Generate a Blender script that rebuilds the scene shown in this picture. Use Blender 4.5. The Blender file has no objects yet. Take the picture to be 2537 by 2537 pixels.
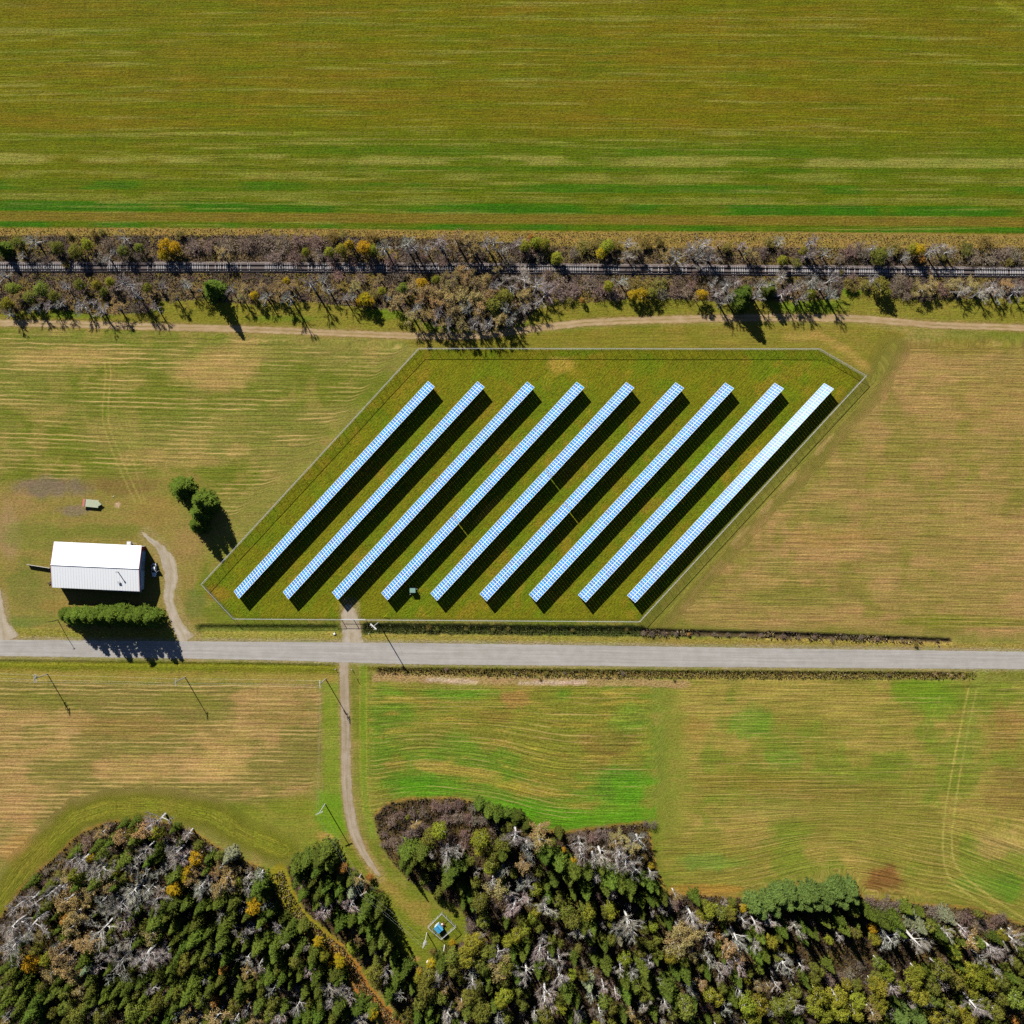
import bpy, math, random
import numpy as np
from mathutils import Vector, Matrix

random.seed(7)
RNG = np.random.default_rng(11)
PI = math.pi
C0 = 1268.5            # middle of the surveyed square
G = 0.14               # metres per survey unit on the ground
H = 330.0              # height the place is seen from
SUN_EL = math.radians(31)
SUN_DIR = Vector((-0.505 * math.cos(SUN_EL), 0.863 * math.cos(SUN_EL), math.sin(SUN_EL))).normalized()
COL = bpy.context.scene.collection


def W(px, py, z=0.0):
    """A survey reading taken from above, of something z metres up, as a point of the place."""
    k = G * (H - z) / H
    return Vector(((px - C0) * k, (C0 - py) * k, z))


def lin(c):
    c = c / 255.0
    return c / 12.92 if c <= 0.04045 else ((c + 0.055) / 1.055) ** 2.4


def A(r, g, b, k=1.12):
    return (lin(r) / k, lin(g) / k, lin(b) / k)


# ------------------------------------------------------------------ names, labels
def tag(o, label=None, cat=None, group=None, kind=None):
    if label: o['label'] = label
    if cat: o['category'] = cat
    if group: o['group'] = group
    if kind: o['kind'] = kind
    return o


def thing(name, label, cat, loc=(0, 0, 0), rz=0.0, group=None):
    o = bpy.data.objects.new(name, None)
    COL.objects.link(o)
    o.empty_display_size = 0.3
    o.location = loc
    o.rotation_euler = (0, 0, rz)
    return tag(o, label, cat, group)


def link(name, mesh, parent=None):
    o = bpy.data.objects.new(name, mesh)
    COL.objects.link(o)
    if parent is not None:
        o.parent = parent
    return o


class MB:
    """Collects shapes; build() links them as one mesh object."""
    def __init__(s):
        s.v, s.f, s.m = [], [], []

    def add(s, vs, fs, mi=0):
        n = len(s.v)
        s.v.extend(tuple(p) for p in vs)
        for f in fs:
            s.f.append(tuple(n + i for i in f))
            s.m.append(mi)
        return s

    def box(s, c, d, rz=0.0, mi=0, bevel=0.0):
        x, y, z = d[0] / 2, d[1] / 2, d[2] / 2
        R = Matrix.Rotation(rz, 3, 'Z')
        if bevel <= 0:
            vs = [Vector(c) + R @ Vector((a * x, b * y, e * z)) for e in (-1, 1) for a, b in ((-1, -1), (1, -1), (1, 1), (-1, 1))]
            s.add(vs, [(3, 2, 1, 0), (4, 5, 6, 7), (0, 1, 5, 4), (1, 2, 6, 5), (2, 3, 7, 6), (3, 0, 4, 7)], mi)
        else:
            b = bevel
            lo = [(-x, -y), (x, -y), (x, y), (-x, y)]
            rings = []
            for zz, ins in ((-z, b), (-z + b, 0), (z - b, 0), (z, b)):
                ring = []
                for (a, q) in lo:
                    sx, sy = (1 if a > 0 else -1), (1 if q > 0 else -1)
                    p1 = (a - sx * (b + ins * .6), q - sy * ins * .6)
                    p2 = (a - sx * ins * .6, q - sy * (b + ins * .6))
                    ring += [p1, p2] if sx * sy < 0 else [p2, p1]
                ring.sort(key=lambda p: math.atan2(p[1] / y, p[0] / x))
                rings.append([Vector(c) + R @ Vector((p[0], p[1], zz)) for p in ring])
            s.loft(rings, mi)
        return s

    def loft(s, rings, mi=0, caps=True):
        n = len(rings[0])
        vs = [p for r in rings for p in r]
        fs = []
        for k in range(len(rings) - 1):
            for i in range(n):
                j = (i + 1) % n
                fs.append((k * n + i, k * n + j, (k + 1) * n + j, (k + 1) * n + i))
        if caps:
            fs.append(tuple(reversed(range(n))))
            fs.append(tuple((len(rings) - 1) * n + i for i in range(n)))
        return s.add(vs, fs, mi)

    def tube(s, pts, rad, n=6, mi=0, caps=True):
        pts = [Vector(p) for p in pts]
        if not hasattr(rad, '__len__'):
            rad = [rad] * len(pts)
        rings = []
        for i, p in enumerate(pts):
            d = (pts[min(i + 1, len(pts) - 1)] - pts[max(i - 1, 0)])
            d = d.normalized() if d.length > 1e-9 else Vector((0, 0, 1))
            a = d.cross(Vector((0, 0, 1)) if abs(d.z) < .9 else Vector((1, 0, 0))).normalized()
            b = d.cross(a)
            rings.append([p + (a * math.cos(2 * PI * k / n) + b * math.sin(2 * PI * k / n)) * rad[i] for k in range(n)])
        return s.loft(rings, mi, caps)

    def cyl(s, c, r, h, n=12, mi=0, r2=None):
        c = Vector(c)
        return s.tube([c, c + Vector((0, 0, h))], [r, r if r2 is None else r2], n, mi)

    def mesh(s, name, mats, smooth=False):
        me = bpy.data.meshes.new(name)
        me.from_pydata(s.v, [], s.f)
        for m in (mats if isinstance(mats, (list, tuple)) else [mats]):
            me.materials.append(m)
        if any(s.m):
            me.polygons.foreach_set('material_index', s.m)
        if smooth:
            me.polygons.foreach_set('use_smooth', [True] * len(me.polygons))
        me.update()
        return me

    def build(s, name, mats, parent=None, smooth=False):
        return link(name, s.mesh(name, mats, smooth), parent)


# ------------------------------------------------------------------ materials
def mat(name):
    m = bpy.data.materials.new(name)
    m.use_nodes = True
    nt = m.node_tree
    nt.nodes.clear()
    out = nt.nodes.new('ShaderNodeOutputMaterial')
    return m, nt, out


def N(nt, typ, **kw):
    n = nt.nodes.new(typ)
    for k, v in kw.items():
        if k in n.inputs:
            n.inputs[k].default_value = v
        else:
            setattr(n, k, v)
    return n


def mth(nt, op, a, b=None, c=None, clamp=False):
    n = nt.nodes.new('ShaderNodeMath')
    n.operation = op
    n.use_clamp = clamp
    for i, x in enumerate((a, b, c)):
        if x is None: continue
        if isinstance(x, (int, float)): n.inputs[i].default_value = x
        else: nt.links.new(x, n.inputs[i])
    return n.outputs[0]


def mixc(nt, fac, a, b, mode='MIX'):
    n = nt.nodes.new('ShaderNodeMix')
    n.data_type = 'RGBA'
    n.blend_type = mode
    for i, x in ((0, fac), (6, a), (7, b)):
        if isinstance(x, (int, float)): n.inputs[i].default_value = x
        elif isinstance(x, tuple): n.inputs[i].default_value = (*x[:3], 1)
        else: nt.links.new(x, n.inputs[i])
    return n.outputs[2]


def noise(nt, vec, scale, detail=2.0, rough=.55, dim='3D'):
    n = nt.nodes.new('ShaderNodeTexNoise')
    n.noise_dimensions = dim
    n.inputs['Scale'].default_value = scale
    n.inputs['Detail'].default_value = detail
    n.inputs['Roughness'].default_value = rough
    if vec is not None: nt.links.new(vec, n.inputs['Vector'])
    return n.outputs['Fac']


def remap(nt, x, a, b, c=0.0, d=1.0):
    n = nt.nodes.new('ShaderNodeMapRange')
    for i, v in enumerate((a, b, c, d)): n.inputs[i + 1].default_value = v
    nt.links.new(x, n.inputs[0])
    return n.outputs[0]


def vscale(nt, vec, s):
    n = nt.nodes.new('ShaderNodeVectorMath')
    n.operation = 'MULTIPLY'
    n.inputs[1].default_value = s
    nt.links.new(vec, n.inputs[0])
    return n.outputs[0]


def bump(nt, h, strength, dist):
    n = nt.nodes.new('ShaderNodeBump')
    n.inputs['Strength'].default_value = strength
    n.inputs['Distance'].default_value = dist
    nt.links.new(h, n.inputs['Height'])
    return n.outputs[0]


def scalec(nt, col, fac):
    n = nt.nodes.new('ShaderNodeVectorMath')
    n.operation = 'SCALE'
    if isinstance(col, tuple): n.inputs[0].default_value = col[:3]
    else: nt.links.new(col, n.inputs[0])
    if isinstance(fac, (int, float)): n.inputs['Scale'].default_value = fac
    else: nt.links.new(fac, n.inputs['Scale'])
    return n.outputs[0]


def simple(name, col, rough=.6, metal=0.0, var=.12, scale=3.0, spec=.3, bumpd=0.0, coat=0.0):
    """Painted or raw surface with weathering: large and small tone shifts."""
    m, nt, out = mat(name)
    tc = N(nt, 'ShaderNodeTexCoord').outputs['Object']
    n1 = noise(nt, tc, scale, 4)
    n2 = noise(nt, tc, scale * 9, 2)
    f = mth(nt, 'ADD', mth(nt, 'MULTIPLY', n1, var * 1.6), mth(nt, 'MULTIPLY', n2, var * .8))
    f = mth(nt, 'ADD', f, 1 - var * 1.2)
    b = N(nt, 'ShaderNodeBsdfPrincipled')
    nt.links.new(scalec(nt, tuple(col), f), b.inputs['Base Color'])
    b.inputs['Roughness'].default_value = rough
    b.inputs['Metallic'].default_value = metal
    b.inputs['Specular IOR Level'].default_value = spec
    b.inputs['Coat Weight'].default_value = coat
    if bumpd: nt.links.new(bump(nt, n2, .5, bumpd), b.inputs['Normal'])
    nt.links.new(b.outputs[0], out.inputs[0])
    return m


# ------------------------------------------------------------------ value noise in numpy
_TAB = RNG.random((256, 256)).astype(np.float32)


def vn(x, y, s, seed=0):
    x = np.asarray(x, np.float32) / s + seed * 17.31
    y = np.asarray(y, np.float32) / s + seed * 9.77
    xi, yi = np.floor(x), np.floor(y)
    fx, fy = x - xi, y - yi
    fx, fy = fx * fx * (3 - 2 * fx), fy * fy * (3 - 2 * fy)
    a, b = xi.astype(np.int64) & 255, yi.astype(np.int64) & 255
    a1, b1 = (a + 1) & 255, (b + 1) & 255
    return (_TAB[a, b] * (1 - fx) + _TAB[a1, b] * fx) * (1 - fy) + (_TAB[a, b1] * (1 - fx) + _TAB[a1, b1] * fx) * fy


def fbm(x, y, s, seed=0, o=4):
    t, a, n = 0, .5, 0
    for k in range(o):
        t = t + vn(x, y, s / 2 ** k, seed + k * 3) * a
        n += a
        a *= .55
    return t / n


def sst(a, b, x):
    t = np.clip((x - a) / (b - a), 0, 1)
    return t * t * (3 - 2 * t)


def pdist(X, Y, pts, closed=False):
    pts = list(pts) + ([pts[0]] if closed else [])
    d = np.full(X.shape, 1e9, np.float32)
    for (x0, y0), (x1, y1) in zip(pts, pts[1:]):
        dx, dy = x1 - x0, y1 - y0
        L = dx * dx + dy * dy + 1e-9
        t = np.clip(((X - x0) * dx + (Y - y0) * dy) / L, 0, 1)
        d = np.minimum(d, (X - x0 - t * dx) ** 2 + (Y - y0 - t * dy) ** 2)
    return np.sqrt(d)


def inside(X, Y, pts):
    r = np.zeros(X.shape, bool)
    n = len(pts)
    for i in range(n):
        (x0, y0), (x1, y1) = pts[i], pts[(i + 1) % n]
        if y0 == y1: continue
        c = ((y0 > Y) != (y1 > Y)) & (X < (x1 - x0) * (Y - y0) / (y1 - y0) + x0)
        r ^= c
    return r


def spline(pts, step):
    """Even points along a smooth line through pts."""
    P = [pts[0]] + list(pts) + [pts[-1]]
    out = []
    for i in range(1, len(P) - 2):
        a, b, c, d = [np.array(P[i + k], float) for k in (-1, 0, 1, 2)]
        n = max(2, int(np.linalg.norm(c - b) / step))
        for k in range(n):
            t = k / n
            out.append(.5 * ((2 * b) + (-a + c) * t + (2 * a - 5 * b + 4 * c - d) * t * t + (-a + 3 * b - 3 * c + d) * t ** 3))
    out.append(np.array(P[-2], float))
    return np.array(out)
# ------------------------------------------------------------------ outlines of the land (survey units)
COR_TOP = [(-400, 585), (0, 585), (640, 583), (1000, 588), (1280, 602), (1500, 616), (1920, 612), (2300, 616), (2537, 614), (2900, 614)]
COR_BOT = [(2900, 735), (2537, 735), (2400, 740), (2300, 745), (2200, 738), (2150, 720), (2090, 712), (2080, 738), (2000, 742), (1900, 745), (1800, 750),
           (1700, 741), (1560, 740), (1450, 750), (1380, 740), (1340, 752), (1300, 798), (1250, 815), (1150, 818), (1050, 797), (990, 770), (850, 757),
           (760, 747), (640, 755), (500, 743), (400, 745), (370, 772), (250, 782), (130, 765), (60, 770), (0, 777), (-400, 777)]
CORRIDOR = COR_TOP + COR_BOT
WOOD_A = [(-400, 2400), (0, 2272), (60, 2190), (150, 2110), (200, 2062), (270, 2035), (380, 2030), (480, 2060), (560, 2112), (650, 2150), (672, 2180),
          (720, 2275), (770, 2325), (820, 2370), (860, 2440), (900, 2490), (950, 2560), (970, 2900), (-400, 2900)]
WOOD_B = [(712, 2150), (740, 2115), (790, 2103), (830, 2118), (848, 2150), (880, 2160), (930, 2200), (945, 2240), (962, 2290), (985, 2345), (1010, 2385),
          (1060, 2400), (1100, 2352), (1140, 2330), (1165, 2340), (1250, 2440), (1250, 2900), (1040, 2900), (1010, 2540), (930, 2440), (860, 2345), (760, 2260), (725, 2200)]
WOOD_C = [(933, 2060), (928, 2020), (955, 1992), (1010, 1978), (1120, 1976), (1170, 1985), (1240, 2012), (1310, 2055), (1400, 2062), (1460, 2052), (1600, 2036),
          (1612, 2080), (1622, 2150), (1650, 2215), (1850, 2222), (1990, 2192), (2110, 2182), (2140, 2225), (2280, 2240), (2420, 2250), (2537, 2292), (2900, 2420),
          (2900, 2900), (1240, 2900), (1240, 2440), (1165, 2340), (1160, 2300), (1150, 2262), (1120, 2240), (1060, 2205), (1010, 2180), (960, 2120)]
COMPOUND = [(1037, 866), (2031, 867), (2143, 932), (1584, 1537), (580, 1531), (502, 1448)]
RIDE = [(689, 2160), (708, 2215), (745, 2275), (790, 2315), (835, 2350), (870, 2395), (895, 2445), (930, 2487), (985, 2545)]
ROAD_T = [(-1200, 1577), (0, 1585), (600, 1590), (1000, 1593), (1400, 1598), (1700, 1603), (2100, 1609), (2537, 1614.5), (3700, 1630)]
ROAD_B = [(-1200, 1612), (0, 1625), (640, 1635), (1000, 1645), (1400, 1649), (1700, 1652), (2100, 1655), (2537, 1658), (3700, 1668)]
DIRT = [(-900, 795), (-200, 799), (0, 800), (200, 804), (400, 810), (640, 817), (850, 826), (1021, 832), (1180, 832), (1280, 820), (1363, 809), (1479, 798), (1677, 791),
        (1900, 787), (2111, 789), (2230, 798), (2329, 806), (2537, 812), (3000, 826), (3700, 840)]
STRACK = [(852, 1638), (853, 1700), (856, 1790), (857, 1880), (860, 1960), (868, 2020), (883, 2075), (905, 2120), (940, 2170)]

# ------------------------------------------------------------------ ground sheet
fine = np.arange(-186, 186.01, 0.4)
grow = 186 + np.cumsum(0.8 * 1.28 ** np.arange(1, 30))
gx = np.concatenate([-grow[::-1], fine, grow]).astype(np.float32)
NG = len(gx)
gy = gx[::-1].copy()
PX1 = gx / G + C0
PY1 = C0 - gy / G
X, Y = np.meshgrid(PX1, PY1)
X = X.astype(np.float32); Y = Y.astype(np.float32)
col = np.empty((NG, NG, 3), np.float32)
U = (X * G).copy(); V = (Y * G).copy()
LINE = np.zeros_like(X)      # pale cut lines left by the mower
STRK = np.full_like(X, .25)  # streaks along the rows
GRN = np.full_like(X, .5)    # grass grain
Z = np.zeros_like(X)


def win(x0, x1, y0, y1):
    i0, i1 = np.searchsorted(PX1, [x0, x1]); j0, j1 = np.searchsorted(PY1, [y0, y1])
    return slice(j0, j1), slice(i0, i1)


def wpoly(pts, m):
    xs, ys = [p[0] for p in pts], [p[1] for p in pts]
    return win(min(xs) - m, max(xs) + m, min(ys) - m, max(ys) + m)


def pmask(pts, soft=5, ragged=4, rs=14, seed=0):
    w = wpoly(pts, soft + ragged + 4)
    x, y = X[w], Y[w]
    d = pdist(x, y, pts, True)
    d = np.where(inside(x, y, pts), d, -d) + (fbm(x, y, rs, seed, 3) - .5) * 2 * ragged
    return w, sst(-soft, soft, d)


def lmask(pts, half, soft=3, ragged=2, rs=12, seed=0):
    w = wpoly(pts, half + soft + ragged + 4)
    x, y = X[w], Y[w]
    d = half - pdist(x, y, pts) + (fbm(x, y, rs, seed, 3) - .5) * 2 * ragged
    return w, sst(-soft, soft, d)


def lay(w, m, c):
    c = np.asarray(c, np.float32)
    col[w] += (c - col[w]) * m[..., None]


def put(arr, w, m, v):
    arr[w] += (v - arr[w]) * m


def blob(cx, cy, rx, ry, c, a=1.0, seed=0, rag=.5, ang=0.0):
    R = max(rx, ry) * 1.8
    w = win(cx - R, cx + R, cy - R, cy + R)
    x, y = X[w] - cx, Y[w] - cy
    ca, sa = math.cos(ang), math.sin(ang)
    d = np.sqrt(((x * ca + y * sa) / rx) ** 2 + ((-x * sa + y * ca) / ry) ** 2) + (fbm(X[w], Y[w], max(rx, ry) * .5, seed, 4) - .5) * 2 * rag
    lay(w, sst(1.25, .55, d) * a, c)


def prof(v, bands):
    r = np.zeros_like(v)
    for a, b, s in bands:
        r = np.maximum(r, sst(a - 2, a + 2, v) * sst(b + 2, b - 2, v) * s)
    return r


olive = A(106, 103, 12); olive_b = A(114, 101, 18); green = A(56, 100, 8); light = A(140, 136, 62)
# --- far crop field
sh = np.clip(X / 2537, -.5, 1.5)
Vf = Y + np.where(Y < 330, -6.6e-6 * (X - 1250) ** 2 + 6, 0) - sh * 15 * sst(200, 380, Y)
n1 = fbm(X * .10, Vf, 26, 1, 3); n2 = fbm(X * .05, Vf, 9, 2, 3); n3 = fbm(X, Y, 260, 3, 3)
c = np.array(olive, np.float32) + (np.array(olive_b) - np.array(olive)) * sst(.40, .65, n1 * .6 + n3 * .4)[..., None]
gm = np.clip(sst(.56, .70, n2) * .22 + sst(.45, .6, n3) * .12, 0, 1)
gm = np.maximum(gm, prof(Vf, [(357, 378, .55), (404, 417, .6), (446, 470, .85), (496, 522, 1), (548, 563, 1)]) * (.55 + .45 * sst(.3, .6, fbm(X * .25, Vf, 30, 5, 2))))
gm = np.maximum(gm, sst(300, 350, Vf) * sst(566, 556, Vf) * .38)
gm *= np.where((Vf > 350) & (Vf < 440), .45 + .75 * sst(200, 1100, X), 1)
c += (np.array(green) - c) * gm[..., None]
lm = prof(Vf, [(378, 402, .75), (422, 440, .45), (478, 494, .35)]) * sst(.25, .6, fbm(X * .2, Vf, 20, 8, 2))
lm = np.maximum(lm, sst(.66, .78, fbm(X * .02, Vf, 5, 9, 2)) * .5)
c += (np.array(light) - c) * lm[..., None]
bm = prof(Vf, [(524, 546, .6)])
c += (np.array(A(126, 100, 40)) - c) * bm[..., None]
col[:] = c
Vu = Vf * G
far = sst(592, 575, Y)
V += (Vu - V) * far
STRK += (.36 - STRK) * far
LINE += .10 * far
GRN += (.85 - GRN) * far
w, m = lmask([(2440, -40), (2490, 15), (2560, 60)], 10, 8, 4); lay(w, m * .5, A(135, 135, 40))
# --- everything below the crop field: mown grass
hay = A(132, 126, 58); tan = A(174, 144, 84); hayg = A(112, 117, 38)
below = sst(568, 580, Y - sh * 12 + (fbm(X, Y, 10, 12, 3) - .5) * 6)
n1 = fbm(X * .5, Y, 110, 21, 4); n2 = fbm(X, Y, 45, 22, 4)
c = np.array(hay, np.float32) + (np.array(hayg) - np.array(hay)) * sst(.40, .62, n1)[..., None]
c += (np.array(tan) - c) * (sst(.52, .72, n2) * .30)[..., None]
col += (c - col) * below[..., None]
# --- dry verge under the crop field
w, m = pmask([(-400, 564), (0, 564), (640, 565), (1280, 573), (1920, 574), (2900, 584), (2900, 625), (1500, 625), (1280, 600), (640, 585), (-400, 588)], 3, 3, 8, 3)
lay(w, m, A(150, 124, 62)); put(STRK, w, m, .1); put(GRN, w, m, .95)
# --- left hay field
w, m = pmask([(-400, 822), (0, 822), (600, 840), (1000, 860), (760, 1120), (560, 1290), (500, 1190), (420, 1150), (300, 1190), (-400, 1200)], 14, 8, 30, 4)
put(LINE, w, m, .9); put(STRK, w, m, .35)
V[w] += ((Y[w] - 5 * np.sin((X[w] - 250) / 170.) * sst(960, 1060, Y[w]) - .016 * X[w]) * G - V[w]) * m
for (x, y, rx, ry, a) in ((130, 890, 110, 30, .5), (520, 920, 120, 50, .75), (600, 880, 60, 40, .5), (90, 1010, 90, 25, .45), (300, 940, 60, 30, .35), (360, 1130, 60, 25, .5), (470, 1140, 70, 20, .45), (590, 1115, 30, 20, .5), (240, 880, 160, 18, .4)):
    blob(x, y, rx, ry, tan, a, int(x))
for (x, y, rx, ry, a) in ((60, 960, 80, 60, .6), (380, 890, 60, 40, .5), (640, 1040, 110, 60, .5), (250, 1000, 120, 40, .4), (430, 1030, 90, 40, .5), (150, 845, 140, 12, .6)):
    blob(x, y, rx, ry, A(112, 118, 42), a, int(x) + 1)
# --- barn yard
w, m = pmask([(-400, 1195), (0, 1195), (200, 1185), (380, 1175), (470, 1165), (530, 1210), (560, 1290), (500, 1400), (480, 1480), (520, 1560), (440, 1580), (0, 1580), (-400, 1580)], 12, 10, 30, 5)
lay(w, m * .75, A(140, 122, 62)); put(LINE, w, m, .05); put(STRK, w, m, .12)
for (x, y, rx, ry, cc, a) in ((125, 1208, 85, 30, A(122, 104, 88), .85), (185, 1265, 45, 16, A(128, 110, 92), .75), (300, 1205, 90, 22, A(118, 98, 52), .7), (40, 1250, 60, 40, A(152, 122, 76), .6),
                              (20, 1320, 30, 70, A(156, 128, 90), .7), (90, 1330, 90, 40, A(112, 118, 46), .6), (230, 1318, 150, 22, A(112, 116, 44), .75), (60, 1440, 50, 60, A(106, 112, 46), .65),
                              (100, 1480, 60, 50, A(124, 116, 56), .6), (480, 1230, 90, 60, A(118, 120, 44), .6), (460, 1350, 40, 60, A(150, 122, 72), .6), (480, 1490, 30, 40, A(104, 112, 50), .7),
                              (60, 1540, 60, 16, A(104, 118, 52), .7), (150, 1535, 120, 10, A(118, 122, 48), .6), (160, 1500, 70, 15, A(150, 120, 60), .5), (390, 1270, 60, 40, A(146, 120, 62), .6), (400, 1565, 40, 16, A(140, 130, 50), .5)):
    blob(x, y, rx, ry, cc, a, int(x + y))
blob(291, 1251, 7, 7, A(190, 160, 130), .9, 3)
# --- strip between scrub and farm track
w, m = pmask(COR_BOT[1:-1] + [(0, 790), (640, 806), (1021, 822), (1180, 824), (1280, 812), (1480, 790), (1900, 780), (2111, 782), (2537, 804)], 4, 3, 10, 6)
lay(w, m * .8, A(126, 118, 38)); put(GRN, w, m, .7)
for x, y, rx, ry, a in ((2110, 712, 35, 22, .95), (2000, 760, 100, 20, .7), (180, 780, 120, 9, .6), (1100, 800, 60, 25, .6), (960, 775, 60, 20, .7), (1300, 815, 40, 16, .6), (700, 790, 90, 10, .5)):
    blob(x, y, rx, ry, A(96, 122, 24), a, int(x))
# --- grass below the farm track, above the compound
w, m = pmask([(1000, 845), (1300, 828), (1500, 812), (1900, 802), (2120, 804), (2250, 825), (2140, 925), (2035, 864), (1037, 864)], 5, 3, 10, 7)
lay(w, m * .7, A(128, 116, 36)); put(LINE, w, m, 0)
w, m = lmask([(1950, 835), (2030, 832), (2100, 870), (2160, 920)], 10, 8, 4); lay(w, m * .7, A(166, 136, 70))
# --- solar compound
w, m = pmask(COMPOUND, 3, 2, 8, 8)
x, y = X[w], Y[w]
cn = fbm(x, y, 60, 31, 4)
cc = np.array(A(114, 113, 20), np.float32) + (np.array(A(104, 116, 18)) - np.array(A(114, 113, 20))) * sst(.45, .65, cn)[..., None]
cc += (np.array(A(138, 116, 34)) - cc) * (sst(.6, .75, fbm(x, y, 40, 32, 3)) * .5)[..., None]
col[w] += (cc - col[w]) * m[..., None]
dgn = (x * .727 + y * .687) * G
U[w] += ((x * .687 - y * .727) * G - U[w]) * m
V[w] += (dgn - V[w]) * m
put(STRK, w, m, .2); put(LINE, w, m, 0); put(GRN, w, m, 1.0)
for x, y, rx, ry, cc, a in ((1745, 1130, 60, 16, A(98, 124, 14), .6), (1700, 1200, 50, 14, A(96, 126, 12), .6), (1640, 1270, 60, 14, A(120, 128, 14), .6), (1390, 905, 40, 22, A(170, 138, 60), .7),
                            (1850, 1150, 60, 10, A(140, 122, 28), .5), (540, 1470, 30, 20, A(140, 110, 34), .7), (1200, 900, 90, 25, A(108, 112, 18), .5), (1750, 905, 120, 18, A(104, 108, 20), .6), (1080, 1120, 80, 12, A(130, 128, 14), .5), (1210, 1260, 80, 8, A(158, 134, 44), .8)):
    blob(x, y, rx, ry, cc, a, int(x), .5, -.8 if rx > 45 and x not in (1200, 1750) else 0)
for k in range(3):
    w, m = lmask([(1360 + 55 * math.cos(t) * (1 - .16 * k) + 40, 950 + 38 * math.sin(t) * (1 - .16 * k)) for t in np.linspace(2.6, 6.6, 14)], 1.5, 1.5, 1); lay(w, m * .5, A(156, 134, 46))
# --- right field: stubble rows
w, m = pmask([(2230, 845), (2900, 850), (2900, 1590), (2300, 1570), (1640, 1552), (1700, 1460), (1900, 1240), (2150, 980)], 16, 9, 30, 9)
x, y = X[w], Y[w]
cn = fbm(x * .35, y, 60, 41, 4)
cc = np.array(A(146, 125, 66), np.float32) + (np.array(A(162, 131, 78)) - np.array(A(146, 125, 66))) * sst(.4, .65, cn)[..., None]
cc += (np.array(A(128, 120, 50)) - cc) * (sst(.5, .68, fbm(x, y, 70, 42, 4)) * .75)[..., None]
col[w] += (cc - col[w]) * m[..., None]
put(STRK, w, m, .50); put(LINE, w, m, .40)
V[w] += ((y - .012 * x) * G - V[w]) * m
for x, y, rx, ry, cc, a in ((2450, 1000, 120, 60, A(154, 128, 68), .5), (2080, 1330, 120, 25, A(152, 122, 64), .6), (2000, 1480, 200, 25, A(120, 118, 46), .6), (2400, 1540, 200, 18, A(112, 116, 30), .7), (2350, 1290, 140, 40, A(156, 132, 72), .4),
                            (2060, 1280, 60, 40, A(120, 122, 48), .5), (2350, 860, 180, 20, A(122, 112, 40), .6), (1930, 1400, 60, 30, A(118, 118, 48), .5)):
    blob(x, y, rx, ry, cc, a, int(x))
w, m = lmask([(2210, 860), (2160, 960), (1900, 1235), (1690, 1465), (1620, 1548)], 26, 16, 8, 30, 5)
lay(w, m * .75, A(124, 118, 48)); put(STRK, w, m, .4); put(LINE, w, m, 0)
fd = pdist(X[w], Y[w], [(2147, 931), (1585, 1541)]) * G
V[w] += (fd - V[w]) * m; U[w] += ((X[w] - Y[w]) * .7 * G - U[w]) * m
for t in (.25, .4, .5, .62):
    blob(2143 - 558 * t + 34, 932 + 605 * t + 22, 34, 8, A(176, 146, 92), .6, int(t * 100), .6, -.82)
w, m = lmask([(1790, 1390), (1740, 1440), (1700, 1500)], 3, 4, 2); lay(w, m * .5, A(160, 130, 80))
# --- verge and fields south of the road
w, m = pmask([(-400, 1640), (850, 1640), (850, 1672), (-400, 1660)], 3, 3, 8, 11); lay(w, m, A(112, 112, 28)); put(GRN, w, m, .9); put(LINE, w, m, 0)
w, m = pmask([(-400, 1655), (850, 1668), (830, 1690), (-400, 1690)], 6, 5, 14, 12); lay(w, m * .7, A(152, 132, 60))
w, m = pmask([(-400, 1690), (780, 1690), (800, 1750), (790, 1880), (770, 1960), (640, 1985), (300, 2000), (180, 2040), (60, 2120), (-400, 2300)], 14, 8, 30, 13)
x, y = X[w], Y[w]
cc = np.array(A(133, 121, 60), np.float32) + (np.array(A(170, 138, 84)) - np.array(A(133, 121, 60))) * (sst(.46, .62, fbm(x * .5, y, 60, 51, 4)) * .8)[..., None]
col[w] += (cc - col[w]) * m[..., None]
put(LINE, w, m, .95); put(STRK, w, m, .4); V[w] += ((y - .006 * x) * G - V[w]) * m
for x, y, rx, ry, cc, a in ((560, 1830, 60, 60, tan, .5), (540, 1900, 80, 40, A(186, 154, 92), .8), (330, 1905, 120, 40, tan, .45), (60, 2000, 60, 50, A(172, 136, 84), .6), (60, 2120, 60, 50, A(168, 130, 70), .7), (330, 1800, 150, 30, A(150, 120, 64), .5),
                            (120, 1740, 120, 30, A(118, 118, 42), .5), (470, 1740, 100, 25, A(122, 120, 44), .5), (130, 1860, 80, 20, tan, .6), (160, 2020, 60, 20, A(126, 112, 56), .5), (700, 1770, 90, 30, A(138, 120, 60), .5)):
    blob(x, y, rx, ry, cc, a, int(x))
edge = [(-60, 2270), (0, 2230), (60, 2150), (140, 2070), (190, 2025), (270, 2000), (400, 1995), (520, 2020), (620, 2075), (700, 2105)]
w, m = lmask(edge, 32, 14, 7, 24, 6); lay(w, m * .8, A(118, 118, 30)); put(LINE, w, m, 0); put(STRK, w, m, .45); put(GRN, w, m, .8)
V[w] += (pdist(X[w], Y[w], edge) * G - V[w]) * m
w, m = pmask([(600, 2010), (760, 1970), (840, 2030), (900, 2130), (720, 2120), (640, 2110)], 14, 8, 20, 15); lay(w, m * .6, A(122, 126, 34))
w, m = pmask([(790, 1960), (850, 1960), (860, 2060), (820, 2080), (780, 2030)], 12, 6, 20, 16); lay(w, m * .8, A(104, 140, 26))
blob(810, 2078, 28, 14, A(168, 140, 70), .8, 4, .4, .5)
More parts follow.
